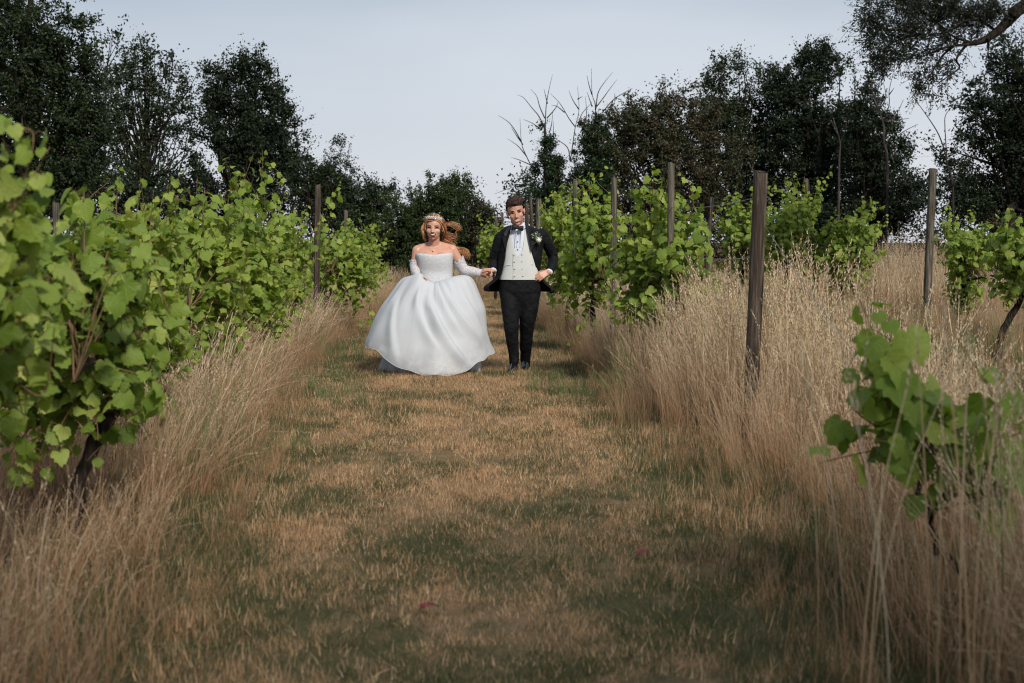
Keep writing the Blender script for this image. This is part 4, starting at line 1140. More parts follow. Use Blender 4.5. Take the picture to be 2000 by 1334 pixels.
M['teeth'] = plain('white_teeth', (0.54, 0.51, 0.47), 0.3, 0.4)
M['silver'] = plain('silver_jewel', (0.75, 0.76, 0.80), 0.2, 0.5, 0.1, 40, Metallic=0.7)
M['rose'] = plain('cream_rose', (0.66, 0.63, 0.55), 0.6, 0.2)
M['sprig'] = plain('green_sprig', (0.10, 0.15, 0.08), 0.6, 0.2, 0.4, 80)

def lace_material(name, ground_col, thread_col, scale, amount, uv=True, open_=False):
    t = NT(name)
    tc = t.node('ShaderNodeTexCoord')
    vec = tc.outputs['Object']
    wv = t.noise(vec, scale * 0.25, 2, out='Color')
    vv = t.node('ShaderNodeVectorMath', {0: vec, 1: t.node('ShaderNodeVectorMath', {0: wv, 'Scale': 0.06}, operation='SCALE').outputs[0]}, operation='ADD').outputs[0]
    v1 = t.node('ShaderNodeTexVoronoi', {'Vector': vv, 'Scale': scale}, feature='DISTANCE_TO_EDGE').outputs['Distance']
    v2 = t.node('ShaderNodeTexVoronoi', {'Vector': vv, 'Scale': scale * 2.7}, feature='DISTANCE_TO_EDGE').outputs['Distance']
    lines = t.math('MAXIMUM', t.mapr(v1, 0.03, 0.12, 1, 0), t.math('MULTIPLY', t.mapr(v2, 0.03, 0.10, 1, 0), 0.6))
    amt = amount
    if uv:                                              # embroidery gathers towards the hem (uv.y = 1) in drifts
        y = t.node('ShaderNodeSeparateXYZ', {0: tc.outputs['UV']}).outputs[1]
        drift = t.mapr(t.noise(vec, 5.0, 3), 0.40, 0.62)
        amt = t.math('MULTIPLY', t.math('MULTIPLY', t.mapr(y, 0.55, 0.9), drift), amount)
    f = t.math('MULTIPLY', lines, amt)
    c = t.mix(f, ground_col, thread_col)
    b = t.bsdf(c, 0.75, 0.15, bump=f, bstr=0.4, bdist=0.004)
    tr = t.node('ShaderNodeBsdfTranslucent', {'Color': c}).outputs[0]
    sh = t.node('ShaderNodeMixShader', {0: 0.18, 1: b, 2: tr}).outputs[0]
    if uv:                                              # the unlined lower tulle lets a little of what is behind show
        y2 = t.node('ShaderNodeSeparateXYZ', {0: tc.outputs['UV']}).outputs[1]
        thin = t.math('MULTIPLY', t.mapr(y2, 0.66, 1.0, 0.0, 0.42), t.math('SUBTRACT', 1.0, f))
        sh = t.node('ShaderNodeMixShader', {0: thin, 1: sh, 2: t.node('ShaderNodeBsdfTransparent').outputs[0]}).outputs[0]
    if open_:
        tp = t.node('ShaderNodeBsdfTransparent').outputs[0]
        sh = t.node('ShaderNodeMixShader', {0: t.mapr(lines, 0.0, 0.6, 0.55, 0.0), 1: sh, 2: tp}).outputs[0]
    return t.done(sh)
M['tulle'] = lace_material('ivory_tulle', (0.55, 0.575, 0.605), (0.82, 0.83, 0.84), 90, 0.9)
M['bodice'] = lace_material('lace_bodice', (0.54, 0.56, 0.59), (0.78, 0.79, 0.81), 75, 0.9, uv=False)
M['lace_sleeve'] = lace_material('lace_sleeve', (0.60, 0.62, 0.66), (0.76, 0.76, 0.79), 85, 1.0, uv=False, open_=True)
M['lining'] = plain('white_lining', (0.52, 0.54, 0.58), 0.8, 0.1, 0.05, 20)

MPX = 14.3 / FPX
def Q(u, v, dy=0.0, d0=14.3):
    return P(u, v, d0 + dy)

def rot3(roll, pitch=0.0, yaw=0.0):
    """Head frame: columns = picture-right, towards the camera, up. roll > 0 leans the crown to picture-left."""
    c, s = math.cos(roll), math.sin(roll)
    R = np.array([[c, 0, -s], [0, 1, 0], [s, 0, c]])
    cp, sp = math.cos(pitch), math.sin(pitch)
    Rx = np.array([[1, 0, 0], [0, cp, -sp], [0, sp, cp]])
    cyw, syw = math.cos(yaw), math.sin(yaw)
    Rz = np.array([[cyw, -syw, 0], [syw, cyw, 0], [0, 0, 1]])
    B = np.array([[1, 0, 0], [0, -1, 0], [0, 0, 1.0]])       # local forward (+y of the head) faces the camera
    return R @ Rz @ Rx @ B

class Head:
    def __init__(s, c, R, sx=1.0, sc=1.0):
        s.c, s.R, s.sx, s.sc = np.asarray(c), R, sx, sc
    def __call__(s, x, f, z):
        return s.c + s.R @ (np.array([x * s.sx, f, z]) * s.sc)
    def ell(s, mb, c, r, nu=16, nv=10):
        ellipsoid(mb, s(*c), np.array([r[0] * s.sx, r[1], r[2]]) * s.sc, s.R, nu, nv)
    def build(s, mb, male=True):
        s.ell(mb, (0, -0.012, 0.038), (0.076, 0.096, 0.084), 24, 16)
        s.ell(mb, (0, 0.028, -0.030), (0.0635 if male else 0.061, 0.066, 0.088 if male else 0.082), 24, 16)
        s.ell(mb, (0, 0.066, -0.100 if male else -0.094), (0.024 if male else 0.020, 0.022, 0.021))
        for x in (-1, 1):
            s.ell(mb, (x * (0.040 if male else 0.036), 0.022, -0.060 if male else -0.054), (0.022, 0.036, 0.032))
            s.ell(mb, (x * 0.034, 0.056, -0.026), (0.029, 0.030, 0.028) if male else (0.032, 0.031, 0.030))
            s.ell(mb, (x * 0.030, 0.078, 0.024), (0.026, 0.012, 0.008))
            s.ell(mb, (x * 0.011, 0.097, -0.035), (0.007, 0.010, 0.007))
            s.ell(mb, (x * 0.079, -0.004, -0.008), (0.009, 0.020, 0.030))
            s.ell(mb, (x * 0.085, -0.012, 0.002), (0.008, 0.014, 0.022))
        capsule(mb, s(0, 0.087, 0.014), s(0, 0.109, -0.031), 0.0075 * s.sc, 0.0100 * s.sc)
        capsule(mb, s(-0.022, 0.090, -0.072), s(0.022, 0.090, -0.072), 0.0085 * s.sc, 0.0085 * s.sc)

def hand(mb, wrist, d, n, sdir, curl=(0.5, 0.55, 0.5), sc=1.0, thumb=(0.55, 0.75, 0.35), spread=0.06, tcurl=0.35):
    """A palm and five fingers: d = finger direction, n = towards the palm side, sdir = thumb side."""
    w = np.asarray(wrist, float)
    d = norm(d); n = norm(np.asarray(n) - d * (np.dot(n, d))); sd = np.cross(d, n)
    if np.dot(sd, sdir) < 0: sd = -sd
    offs = [0.030, 0.011, -0.009, -0.027]
    klen = [0.088, 0.092, 0.087, 0.078]
    lens = [(0.044, 0.026, 0.021), (0.049, 0.030, 0.022), (0.045, 0.028, 0.021), (0.035, 0.021, 0.018)]
    for i in range(4):
        k = w + (d * klen[i] + sd * offs[i]) * sc
        capsule(mb, w + sd * offs[i] * 0.55 * sc, k, 0.014 * sc, 0.0115 * sc, 8)
        a = 0.0; p = k
        dd_ = norm(d + sd * spread * (1.2 - i * 0.8))
        for j in range(3):
            a += curl[j] * (1 + 0.10 * (i - 1))
            q = p + (dd_ * math.cos(a) + n * math.sin(a)) * lens[i][j] * sc
            capsule(mb, p, q, (0.0098 - 0.0010 * j) * sc, (0.0090 - 0.0010 * j) * sc, 8)
            p = q
    p = w + (d * 0.022 + sd * 0.022 + n * 0.006) * sc
    td = norm(d * thumb[0] + sd * thumb[1] + n * thumb[2]); a = 0
    for ln, r0, r1 in ((0.044, 0.0145, 0.0115), (0.034, 0.0115, 0.0100), (0.027, 0.0100, 0.0085)):
        t2 = norm(td * math.cos(a) + (d * 0.6 + n * 0.5 - sd * 0.4) * math.sin(a))
        q = p + t2 * ln * sc
        capsule(mb, p, q, r0 * sc, r1 * sc, 8)
        p = q; a += tcurl

def surf_hit(bvh, hd, x, z, lift=0.0015):
    o = hd(x, 0.3, z); dr = hd(x, 0.0, z) - o
    h = bvh.ray_cast(Vector(o), Vector(norm(dr)))
    if h[0] is None:
        return hd(x, 0.09, z)
    return np.array(h[0]) - norm(dr) * lift
def bvh_of(o):
    off = root_loc(o)
    me = o.data
    return BVHTree.FromPolygons([Vector(np.array(v.co) + off) for v in me.vertices], [p.vertices[:] for p in me.polygons])
def face_patch(bvh, hd, xs, zlo, zhi, nz=4, lift=0.002, bulge=0.0):
    """A strip lying on the face: columns at xs from zlo(x) to zhi(x)."""
    v = []
    for i, x in enumerate(xs):
        for j in range(nz):
            tz = j / (nz - 1)
            z = zlo[i] * (1 - tz) + zhi[i] * tz
            v.append(surf_hit(bvh, hd, x, z, lift + bulge * math.sin(PI * tz)))
    return MB().add(np.array(v), grid_faces(len(xs), nz))
def features(root, body, hd, male):
    bvh = bvh_of(body)
    for s_ in (-1, 1):
        xs = np.linspace(0.014, 0.054, 9) * s_
        u_ = np.linspace(0, 1, 9)
        # eyebrow
        zb = 0.024 + 0.006 * np.sin(PI * np.clip(u_ * 0.9 + 0.05, 0, 1)) - (0.004 if male else 0.0) * (1 - u_)
        th_ = (0.0056 if male else 0.0044) * (1 - 0.55 * u_ ** 2)
        obj('eyebrow', face_patch(bvh, hd, xs, zb - th_, zb + th_, 4, 0.0015, 0.0015), M['brow'], root)
        # eye: a narrow laughing slit between full lids
        xe = np.linspace(0.017, 0.050, 9) * s_
        al = np.sin(PI * u_)
        zc = 0.004 + (0.003 * np.sin(PI * u_))
        e = obj('eye', face_patch(bvh, hd, xe, zc - (0.0028 if male else 0.0014) * al, zc + (0.0034 if male else 0.0018) * al, 5, 0.0015, 0.002), M['eye_white'], root)
        xi = np.linspace(0.0255, 0.0405, 7) * s_
        ai = np.sin(PI * np.linspace(0.08, 0.92, 7))
        obj('iris', face_patch(bvh, hd, xi, 0.006 - 0.0040 * ai, 0.006 + 0.0034 * ai, 4, 0.004, 0.001), M['iris'], e)
        zl = zc + (0.0034 if male else 0.0018) * al
        obj('eyelash', face_patch(bvh, hd, xe * np.linspace(0.97, 1.07, 9), zl - (0.0030 if male else 0.0055), zl + (0.0036 if male else 0.0052), 3, 0.0035, 0.001), M['lash'], e)
    u_ = np.linspace(-1, 1, 15)
    if male:
        xs = u_ * 0.029; zc = -0.070 + 0.010 * u_ ** 2
        obj('mouth', face_patch(bvh, hd, xs, zc - 0.0050 * (1 - u_ ** 4), zc + 0.0036 * (1 - u_ ** 4), 5, 0.002), M['mouth'], root)
        obj('teeth', face_patch(bvh, hd, xs * 0.80, zc - 0.0036 * (1 - u_ ** 4), zc + 0.0028 * (1 - u_ ** 4), 4, 0.0035, 0.001), M['teeth'], root)
        obj('lip', face_patch(bvh, hd, xs * 1.04, zc + 0.002 * (1 - u_ ** 2), zc + 0.0070 * (1 - 0.7 * u_ ** 2) - 0.002, 4, 0.003, 0.002), M['lip_m'], root)
        obj('lip', face_patch(bvh, hd, xs * 0.9, zc - 0.011 * (1 - u_ ** 2), zc - 0.0045 * (1 - u_ ** 2), 4, 0.003, 0.003), M['lip_m'], root)
    else:
        xs = u_ * 0.033; zc = -0.058 + 0.006 * u_ ** 2
        obj('mouth', face_patch(bvh, hd, xs, zc - 0.024 * (1 - u_ ** 2) ** 0.6, zc + 0.005 * (1 - u_ ** 4), 6, 0.002), M['mouth'], root)
        obj('teeth', face_patch(bvh, hd, xs * 0.66, zc - 0.0085 * (1 - u_ ** 4), zc + 0.0020 * (1 - u_ ** 4), 4, 0.004, 0.002), M['teeth'], root)
        obj('lip', face_patch(bvh, hd, xs * 1.05, zc + 0.003 * (1 - u_ ** 2), zc + 0.0095 * (1 - 0.75 * u_ ** 2) - 0.002, 4, 0.003, 0.003), M['lip'], root)
        obj('lip', face_patch(bvh, hd, xs * 0.92, zc - 0.032 * (1 - u_ ** 2) ** 0.7, zc - 0.022 * (1 - u_ ** 2) ** 0.7, 4, 0.003, 0.004), M['lip'], root)
    return bvh

def loft(rings, n, wrinkle=0.0, seed=1, a0=0.0, a1=2 * PI, closed=True):
    """rings: (centre xyz, half width, half depth[, power]). Angle 0 faces the camera."""
    th = np.linspace(a0, a1, n, endpoint=not closed)
    V = []
    for r in rings:
        c, a, b = np.asarray(r[0]), r[1], r[2]
        p = r[3] if len(r) > 3 else 2.3
        sx, cx_ = np.sin(th), np.cos(th)
        k = (np.abs(sx) ** p + np.abs(cx_) ** p) ** (-1 / p)
        V.append(c + np.stack([a * sx * k, -b * cx_ * k, np.zeros(n)], -1))
    V = np.array(V)
    if wrinkle:
        cen = np.array([np.asarray(r[0]) for r in rings])[:, None]
        out = norm(V - cen)
        V = V + out * (wob(V, 22, seed)[..., None] * 0.6 + wob(V * np.array([1, 1, 2.2]), 40, seed + 1)[..., None] * 0.4) * wrinkle
    return V
def interp_rings(keys, m, fn):
    """keys: rows (v, uL, uR, depth half, dy): resampled smoothly to m rings."""
    k = catmull(np.array(keys, float), m)
    return [fn(*r) for r in k]
def pxring(v, ul, ur, b, dy, p=2.3):
    c = Q((ul + ur) / 2, v, dy)
    return (c, (ur - ul) / 2 * (14.3 + dy) / FPX, b, p)
def add_grid(mb, V, wrap, uv=None, flip=False):
    n, m = V.shape[:2]
    f = grid_faces(n, m, wrap)
    if flip: f = f[:, ::-1]
    return mb.add(V.reshape(-1, 3), f, None if uv is None else uv.reshape(-1, 2))
def cap_ring(mb, ring, flip=False):
    c = ring.mean(0); k = len(ring)
    f = np.array([[j, (j + 1) % k, k] for j in range(k)])
    if flip: f = f[:, ::-1]
    mb.add(np.vstack([ring, c]), f)
def solidify(o, t):
    m = o.modifiers.new('cloth_thickness', 'SOLIDIFY'); m.thickness = t; m.offset = 0
    return o

# ------------------------------------------------------------------ groom
groom = empty('person', Q(1012, 728)[:3] * np.array([1, 1, 0]), 'man in black dinner suit and pale double breasted waistcoat running hand in hand', 'person')
gh = Head(Q(1007.3, 414.6, -0.05), rot3(math.radians(10), math.radians(9)), 1.0, 1.05)
gb = MB()
gh.build(gb, True)
capsule(gb, gh(0, -0.02, -0.06), Q(1013, 452, 0.02), 0.058, 0.062)
tor = interp_rings([(448, 992, 1036, 0.06, 0), (462, 980, 1056, 0.085, 0.01), (490, 988, 1054, 0.10, 0), (520, 990, 1050, 0.10, 0), (545, 986, 1050, 0.10, 0), (575, 985, 1049, 0.10, 0.0)], 14, pxring)
V = loft(tor, 20); add_grid(gb, V, True); cap_ring(gb, V[0]); cap_ring(gb, V[-1], True)
J = dict(sl=Q(982, 464), el=Q(966, 505, 0.06), wl=Q(961.5, 527, -0.02), sr=Q(1055, 457), er=Q(1081, 503, 0.10), wr=Q(1072, 532, -0.06),
         hl=Q(999, 565), kl=Q(999, 638, -0.10), al=Q(1003, 704, -0.02), hr=Q(1033, 565), kr=Q(1029, 640, 0.04), ar=Q(1025, 710, 0.28))
for a, b_, c_, r in (('sl', 'el', 'wl', 0.042), ('sr', 'er', 'wr', 0.042)):
    capsule(gb, J[a], J[b_], r + 0.006, r - 0.004); capsule(gb, J[b_], J[c_], r - 0.004, 0.027)
for a, b_, c_ in (('hl', 'kl', 'al'), ('hr', 'kr', 'ar')):
    capsule(gb, J[a], J[b_], 0.066, 0.040); capsule(gb, J[b_], J[c_], 0.040, 0.030)
capsule(gb, J['al'], Q(1000, 722, -0.10), 0.026, 0.020); capsule(gb, J['ar'], Q(1025, 717, 0.14), 0.032, 0.028)
hand(gb, Q(964, 527, -0.03), (-0.85, -0.20, -0.15), (-0.15, 0.55, -0.8), (-0.3, -0.6, 0.7), (0.85, 1.0, 0.7), 1.0, (0.85, 0.45, 0.1), 0.03, 0.15)
hand(gb, Q(1071, 531, -0.06), (-0.80, -0.35, -0.42), (-0.15, 0.9, -0.35), (-0.3, 0, 0.9), (0.35, 0.55, 0.5), 1.06, (0.8, 0.45, 0.3), 0.07, 0.3)
gbody = remesh(obj('body', gb, M['skin_m'], groom), 0.0048, 4)
features(groom, gbody, gh, True)
# hair: short back and sides with a swept-up quiff
def skull_cap(hd, thick, keep, seed, n=60, m=40):
    th = np.linspace(0.02, PI * 0.78, m); ph = np.linspace(0, 2 * PI, n, endpoint=False)
    T, Ph = np.meshgrid(th, ph, indexing='ij')
    x, f, z = np.sin(T) * np.sin(Ph), np.sin(T) * np.cos(Ph), np.cos(T)
    L3 = np.stack([x * 0.077, f * 0.098 - 0.012, z * 0.086 + 0.038], -1)
    tk = thick(L3)
    tk = tk * (1 + 0.30 * wob(L3, 90, seed)) + 0.0015 * wob(L3, 260, seed + 1)
    Vc = L3 + np.stack([x, f, z], -1) * tk[..., None]
    W = hd.c + (Vc * np.array([hd.sx, 1, 1]) * hd.sc) @ hd.R.T
    fa = grid_faces(m, n, True)
    k = keep(L3).reshape(-1)
    fa = fa[k[fa].all(1)]
    return MB().add(W.reshape(-1, 3), fa[:, ::-1]), L3
def g_thick(p):
    side = np.clip(1 - np.abs(p[..., 0]) / 0.075, 0, 1)
    top = np.clip((p[..., 2] - 0.05) / 0.07, 0, 1)
    front = np.clip((p[..., 1] + 0.03) / 0.11, 0, 1)
    return 0.008 + top * (0.010 + 0.024 * front)
def g_keep(p):
    hl = 0.074 - 0.012 * np.abs(p[..., 0]) / 0.07                     # front hairline height
    back = p[..., 1] < 0.012 + 0.0 * p[..., 2]
    front_ok = p[..., 2] > hl
    side_ok = (p[..., 2] > -0.035) | (p[..., 1] < -0.05)
    slope = p[..., 1] < 0.030 + 0.55 * (p[..., 2] - 0.03)
    return (front_ok | (back & slope)) & side_ok
m_, L3 = skull_cap(gh, g_thick, g_keep, 4)
hair = obj('hair', m_, M['brown_hair'], groom)
rs = np.random.RandomState(3); hm = MB(); hl_ = MB()
for i in range(1100):
    x = rs.uniform(-0.072, 0.072); f = rs.uniform(-0.06, 0.082)
    base = np.array([x, f, 0.042 + 0.086 * math.sqrt(max(0.0, 1 - (x / 0.077) ** 2 - ((f + 0.012) / 0.098) ** 2)) + 0.004])
    if base[2] < 0.072: continue
    q = [base, base + np.array([0.004 + x * 0.15, 0.006, 0.018 + 0.012 * max(0, f) / 0.07]), base + np.array([0.012 + x * 0.25 + 0.006 * rs.randn(), -0.016, 0.022 + 0.014 * max(0, f) / 0.07])]
    tube(hl_ if rs.rand() < 0.35 else hm, [gh(*p_) for p_ in catmull(q, 6)], np.linspace(0.0038, 0.0010, 6), 4, cap=False)
obj('quiff', hm, M['brown_hair'], hair)
obj('quiff', hl_, M['brown_light'], hair, label='lighter brown strands on top of the quiff')
# shirt: torso front, collar, studs
srings = interp_rings([(443, 999, 1025, 0.068, -0.02), (450, 990, 1034, 0.090, -0.01), (465, 985, 1050, 0.112, 0), (490, 984, 1050, 0.122, 0), (520, 983, 1050, 0.122, 0), (546, 980, 1051, 0.120, 0)], 18, pxring)
V = loft(srings, 44)
mb = MB(); add_grid(mb, V, True)
shirt = obj('shirt', mb, M['shirt'], groom)
# stand collar with two wings
mb = MB()
crings = []
for k_ in range(5):
    s_ = k_ / 4
    c = gh(0, -0.012 - 0.006 * s_, -0.128) * s_ + Q(1011.5, 449, -0.01) * (1 - s_)
    crings.append((c, 0.070 - 0.004 * s_, 0.072 - 0.002 * s_, 2.0))
V = loft(crings, 36, a0=0.10, a1=2 * PI - 0.10, closed=False)
V[2:, :, 2] += (0.012 * np.abs(np.sin(np.linspace(0.1, 2 * PI - 0.1, 36) / 2)) - 0.006)[None]
add_grid(mb, V, False)
collar = solidify(obj('collar', mb, M['shirt'], shirt), 0.003)
for s_, pts in ((-1, [(999.5, 437), (1010.3, 445), (1003, 450.5), (997.8, 447)]), (1, [(1024.5, 433), (1012.5, 445), (1019, 450), (1026.5, 445)])):
    q = np.array([Q(u, v, -0.125 + (0.035 if j in (0, 3) else 0)) for j, (u, v) in enumerate(pts)])
    mb = MB().add(np.vstack([q, q + [0, 0.004, 0]]), [[0, 1, 2, 3], [7, 6, 5, 4], [0, 4, 5, 1], [1, 5, 6, 2], [2, 6, 7, 3], [3, 7, 4, 0]])
    obj('collar_wing', mb, M['shirt'], shirt, smooth=False)
for u, v in ((1011, 457.2), (1011.2, 471.8), (1011.3, 487.2)):
    mb = MB(); ellipsoid(mb, Q(u, v, -0.128), (0.0055, 0.004, 0.0055), None, 10, 6); obj('stud', mb, M['stud'], shirt)
for u in (1005.5, 1008.5, 1014.5, 1017.5):                            # front pleats
    mb = MB(); tube(mb, [Q(u, v, -0.119) for v in np.linspace(453, 484, 8)], 0.0022, 5); obj('pleat', mb, M['shirt'], shirt)
# bow tie
tie = None
mb = MB()
c0 = Q(1010.6, 444.8, -0.155)
Rt = rot3(math.radians(-6))
for s_ in (-1, 1):
    pr_ = []
    for w_, h_, t_ in ((0.004, 0.011, 0.012), (0.018, 0.017, 0.012), (0.036, 0.024, 0.011), (0.052, 0.028, 0.008), (0.056, 0.027, 0.004)):
        a_ = np.linspace(0, 2 * PI, 14, endpoint=False)
        l = np.stack([np.full(14, s_ * w_ * 1.03), t_ * np.cos(a_), h_ * np.sign(np.sin(a_)) * np.abs(np.sin(a_)) ** 0.6], -1)
        l[:, 0] += s_ * 0.004 * np.cos(a_ * 2)
        pr_.append(c0 + l @ Rt.T)
    V = np.array(pr_); add_grid(mb, V, True, flip=s_ > 0); cap_ring(mb, V[-1], s_ < 0)
tie = obj('bow_tie', mb, M['satin'], groom)
mb = MB(); ellipsoid(mb, c0 - [0, 0.004, 0], (0.011, 0.013, 0.014), Rt); obj('knot', mb, M['satin'], tie)
# waistcoat with deep scooped opening
wr = interp_rings([(448, 989, 1037, 0.100, 0), (462, 984, 1044, 0.114, 0), (490, 982, 1051, 0.132, 0), (520, 980, 1052, 0.137, 0), (543, 976, 1053, 0.136, 0), (546, 976, 1053, 0.134, 0)], 40, pxring)
nW = 61
V = loft(wr, nW, a0=-1.75, a1=1.75, closed=False, wrinkle=0.0012, seed=5)
vv = np.linspace(448, 546, 40)
keepw = np.ones((40, nW), bool)
mb = MB()
Wv = V.copy()
for i in range(nW):                                       # slide each column's top down to the neckline so that its edge is clean
    uu, _, _ = to_px(V[:, i])
    x = uu.mean()
    lft = np.interp(x, [982, 990, 995, 1000, 1005, 1009.5, 1014, 1020, 1026, 1031, 1040], [448, 449, 456, 478, 489, 493, 491, 484, 469, 448, 447])
    t0 = np.interp(lft, vv, np.arange(40))
    tn = np.linspace(t0, 39, 40)
    for c_ in range(3): Wv[:, i, c_] = np.interp(tn, np.arange(40), V[:, i, c_])
add_grid(mb, Wv, False)
wc = solidify(obj('waistcoat', mb, M['waistcoat'], groom), 0.005)
for (u, v) in [(1004.3, 497.8), (1019.2, 496.8), (1005, 510.7), (1019.6, 510.4), (1005.2, 525), (1020, 525), (1005.2, 539), (1021.5, 539)]:
    mb = MB(); ellipsoid(mb, Q(u, v, -0.142), (0.0068, 0.005, 0.0068), None, 12, 6); obj('button', mb, M['button'], wc)
mb = MB(); tube(mb, [Q(1002.5 + 0.4 * math.sin(k_), v, -0.139) for k_, v in enumerate(np.linspace(494, 544, 12))], 0.0022, 5); obj('front_edge', mb, M['waistcoat'], wc)
for a_, b_ in (((988, 516.5), (999, 517.5)), ((1029, 517.5), (1042, 516.5))):
    mb = MB(); tube(mb, [Q(a_[0] * (1 - s_) + b_[0] * s_, a_[1] * (1 - s_) + b_[1] * s_, -0.137 + 0.02 * abs(a_[0] * (1 - s_) + b_[0] * s_ - 1014) / 30) for s_ in np.linspace(0, 1, 6)], 0.003, 5); obj('pocket_welt', mb, M['waistcoat'], wc)
# trousers
mb = MB()
hip = interp_rings([(541, 978, 1054, 0.125, 0), (556, 975, 1056, 0.13, 0), (575, 975, 1056, 0.125, 0), (600, 982, 1047, 0.075, -0.01), (618, 992, 1037, 0.03, -0.02)], 8, pxring)
V = loft(hip, 28); add_grid(mb, V, True); cap_ring(mb, V[0]); cap_ring(mb, V[-1], True)
for keys in ([(560, 976, 1015, 0.105, 0.0), (600, 978.5, 1015, 0.10, -0.05), (628, 982.5, 1013.8, 0.080, -0.08), (642, 984, 1013.5, 0.078, -0.08), (660, 987.5, 1013, 0.072, -0.06), (690, 993, 1014.2, 0.066, -0.02), (711, 995, 1013.5, 0.068, -0.01)],
             [(560, 1014, 1056, 0.105, 0.0), (600, 1014, 1052, 0.10, 0.0), (640, 1015, 1043.5, 0.08, 0.03), (690, 1016, 1037.5, 0.066, 0.17), (716, 1016.5, 1035.5, 0.064, 0.27)]):
    rr_ = interp_rings(keys, 26, pxring)
    V = loft(rr_, 22, wrinkle=0.006, seed=len(keys)); add_grid(mb, V, True); cap_ring(mb, V[0]); cap_ring(mb, V[-1], True)
trousers = remesh(obj('trousers', mb, M['suit'], groom), 0.007, 3)
# socks
for a_, b_, c_ in ((Q(1003.5, 698, 0.0), Q(1003, 712, 0.01), Q(1001.5, 719, -0.06)), (Q(1026, 704, 0.27), Q(1025, 714, 0.27), Q(1025.5, 719, 0.2))):
    mb = MB(); tube(mb, catmull([a_, b_, c_], 8), np.linspace(0.044, 0.036, 8), 12); obj('sock', mb, M['suit'], groom)
# shoes
def shoe(heel, toe, w, name='shoe'):
    heel, toe = np.asarray(heel), np.asarray(toe)
    d_ = norm(toe - heel); sdv = norm(np.cross(d_, [0, 0, 1]))
    up_ = np.cross(sdv, d_)
    Ls = np.linalg.norm(toe - heel)
    R_ = []
    for s_, ww, hh in ((-0.06, 0.55, 0.055), (0.0, 0.80, 0.075), (0.2, 0.82, 0.085), (0.4, 0.86, 0.080), (0.58, 0.98, 0.062), (0.75, 1.0, 0.048), (0.9, 0.82, 0.040), (0.98, 0.55, 0.030), (1.02, 0.2, 0.018)):
        a_ = np.linspace(0, 2 * PI, 16, endpoint=False)
        y_ = np.where(np.sin(a_) > 0, np.sin(a_) * hh, np.sin(a_) * 0.006)
        R_.append(heel + d_ * Ls * s_ + np.outer(np.cos(a_) * w * ww * np.where(np.sin(a_) > 0.5, 0.85, 1), sdv) + np.outer(y_ + 0.008, up_))
    V = np.array(R_); mb = MB(); add_grid(mb, V, True, flip=True); cap_ring(mb, V[0], True); cap_ring(mb, V[-1])
    o = obj(name, mb, M['shoe'], groom)
    so = MB()
    sole = V[:, [0, 8]].copy()
    vs = []
    for (a_, b_) in V[:, [0, 8]]:
        vs += [a_ + up_ * -0.004, b_ + up_ * -0.004, a_ + up_ * -0.015, b_ + up_ * -0.015]
    vs = np.array(vs); f_ = []
    for k_ in range(len(V) - 1):
        i0, i1 = 4 * k_, 4 * k_ + 4
        f_ += [[i0, i1, i1 + 1, i0 + 1], [i0 + 2, i0 + 3, i1 + 3, i1 + 2], [i0, i0 + 2, i1 + 2, i1], [i0 + 1, i1 + 1, i1 + 3, i0 + 3]]
    so.add(vs, f_); obj('sole', so, M['stud'], o, smooth=False)
g0 = Q(1004, 716, 0.0); t0 = Q(997.5, 727.0, -0.10)
shoe(np.array([Q(1005, 700, 0.09)[0], 14.30, 0.035]), np.array([Q(997.5, 725, -0.1)[0], 14.02, 0.014]), 0.044)
shoe(np.array([Q(1024, 700, 0.3)[0], 14.62, 0.09]), np.array([Q(1026.5, 724, 0.1)[0], 14.36, 0.012]), 0.042)
# jacket: open fronts over the waistcoat, back, tails blown out at the hem
nJ = 64
jk = [(441, 993, 1031, 0.095, 0.01), (446, 984, 1046, 0.112, 0.01), (453, 976, 1060, 0.125, 0.015), (463, 972.5, 1064, 0.138, 0.02), (480, 974, 1061, 0.148, 0.02), (500, 974, 1058, 0.150, 0.02), (520, 971, 1056, 0.150, 0.02), (543, 966, 1058, 0.155, 0.03), (562, 958, 1066, 0.165, 0.04), (570, 956, 1070, 0.165, 0.05)]
openL = ([441, 461, 480, 502, 530, 543, 562, 570], [998, 994.5, 988.5, 987, 981, 978, 975, 973])
openR = ([434, 461, 491, 517, 543, 562, 572], [1026, 1031.5, 1037, 1044.5, 1051, 1053, 1052])
kk = catmull(np.array(jk, float), 40)
V = np.zeros((40, nJ, 3))
for i, (v, ul, ur, b_, dy) in enumerate(kk):
    uc, hw = (ul + ur) / 2, (ur - ul) / 2
    sl_ = np.clip((np.interp(v, *openL) - uc) / hw, -0.98, 0.98); sr_ = np.clip((np.interp(v, *openR) - uc) / hw, -0.98, 0.98)
    p_ = 2.3
    def ang(sv):
        th_ = np.linspace(-PI / 2, PI / 2, 400); k_ = np.sin(th_) * (np.abs(np.sin(th_)) ** p_ + np.abs(np.cos(th_)) ** p_) ** (-1 / p_)
        return np.interp(sv, k_, th_)
    a0, a1 = ang(sr_), ang(sl_) + 2 * PI
    V[i] = loft([pxring(v, ul, ur, b_, dy)], nJ, a0=a0, a1=a1, closed=False)[0]
out = norm(V - V.mean(1, keepdims=True))
V += out * (wob(V, 14, 31) * 0.006)[..., None] * np.linspace(0.3, 1.5, 40)[:, None, None]
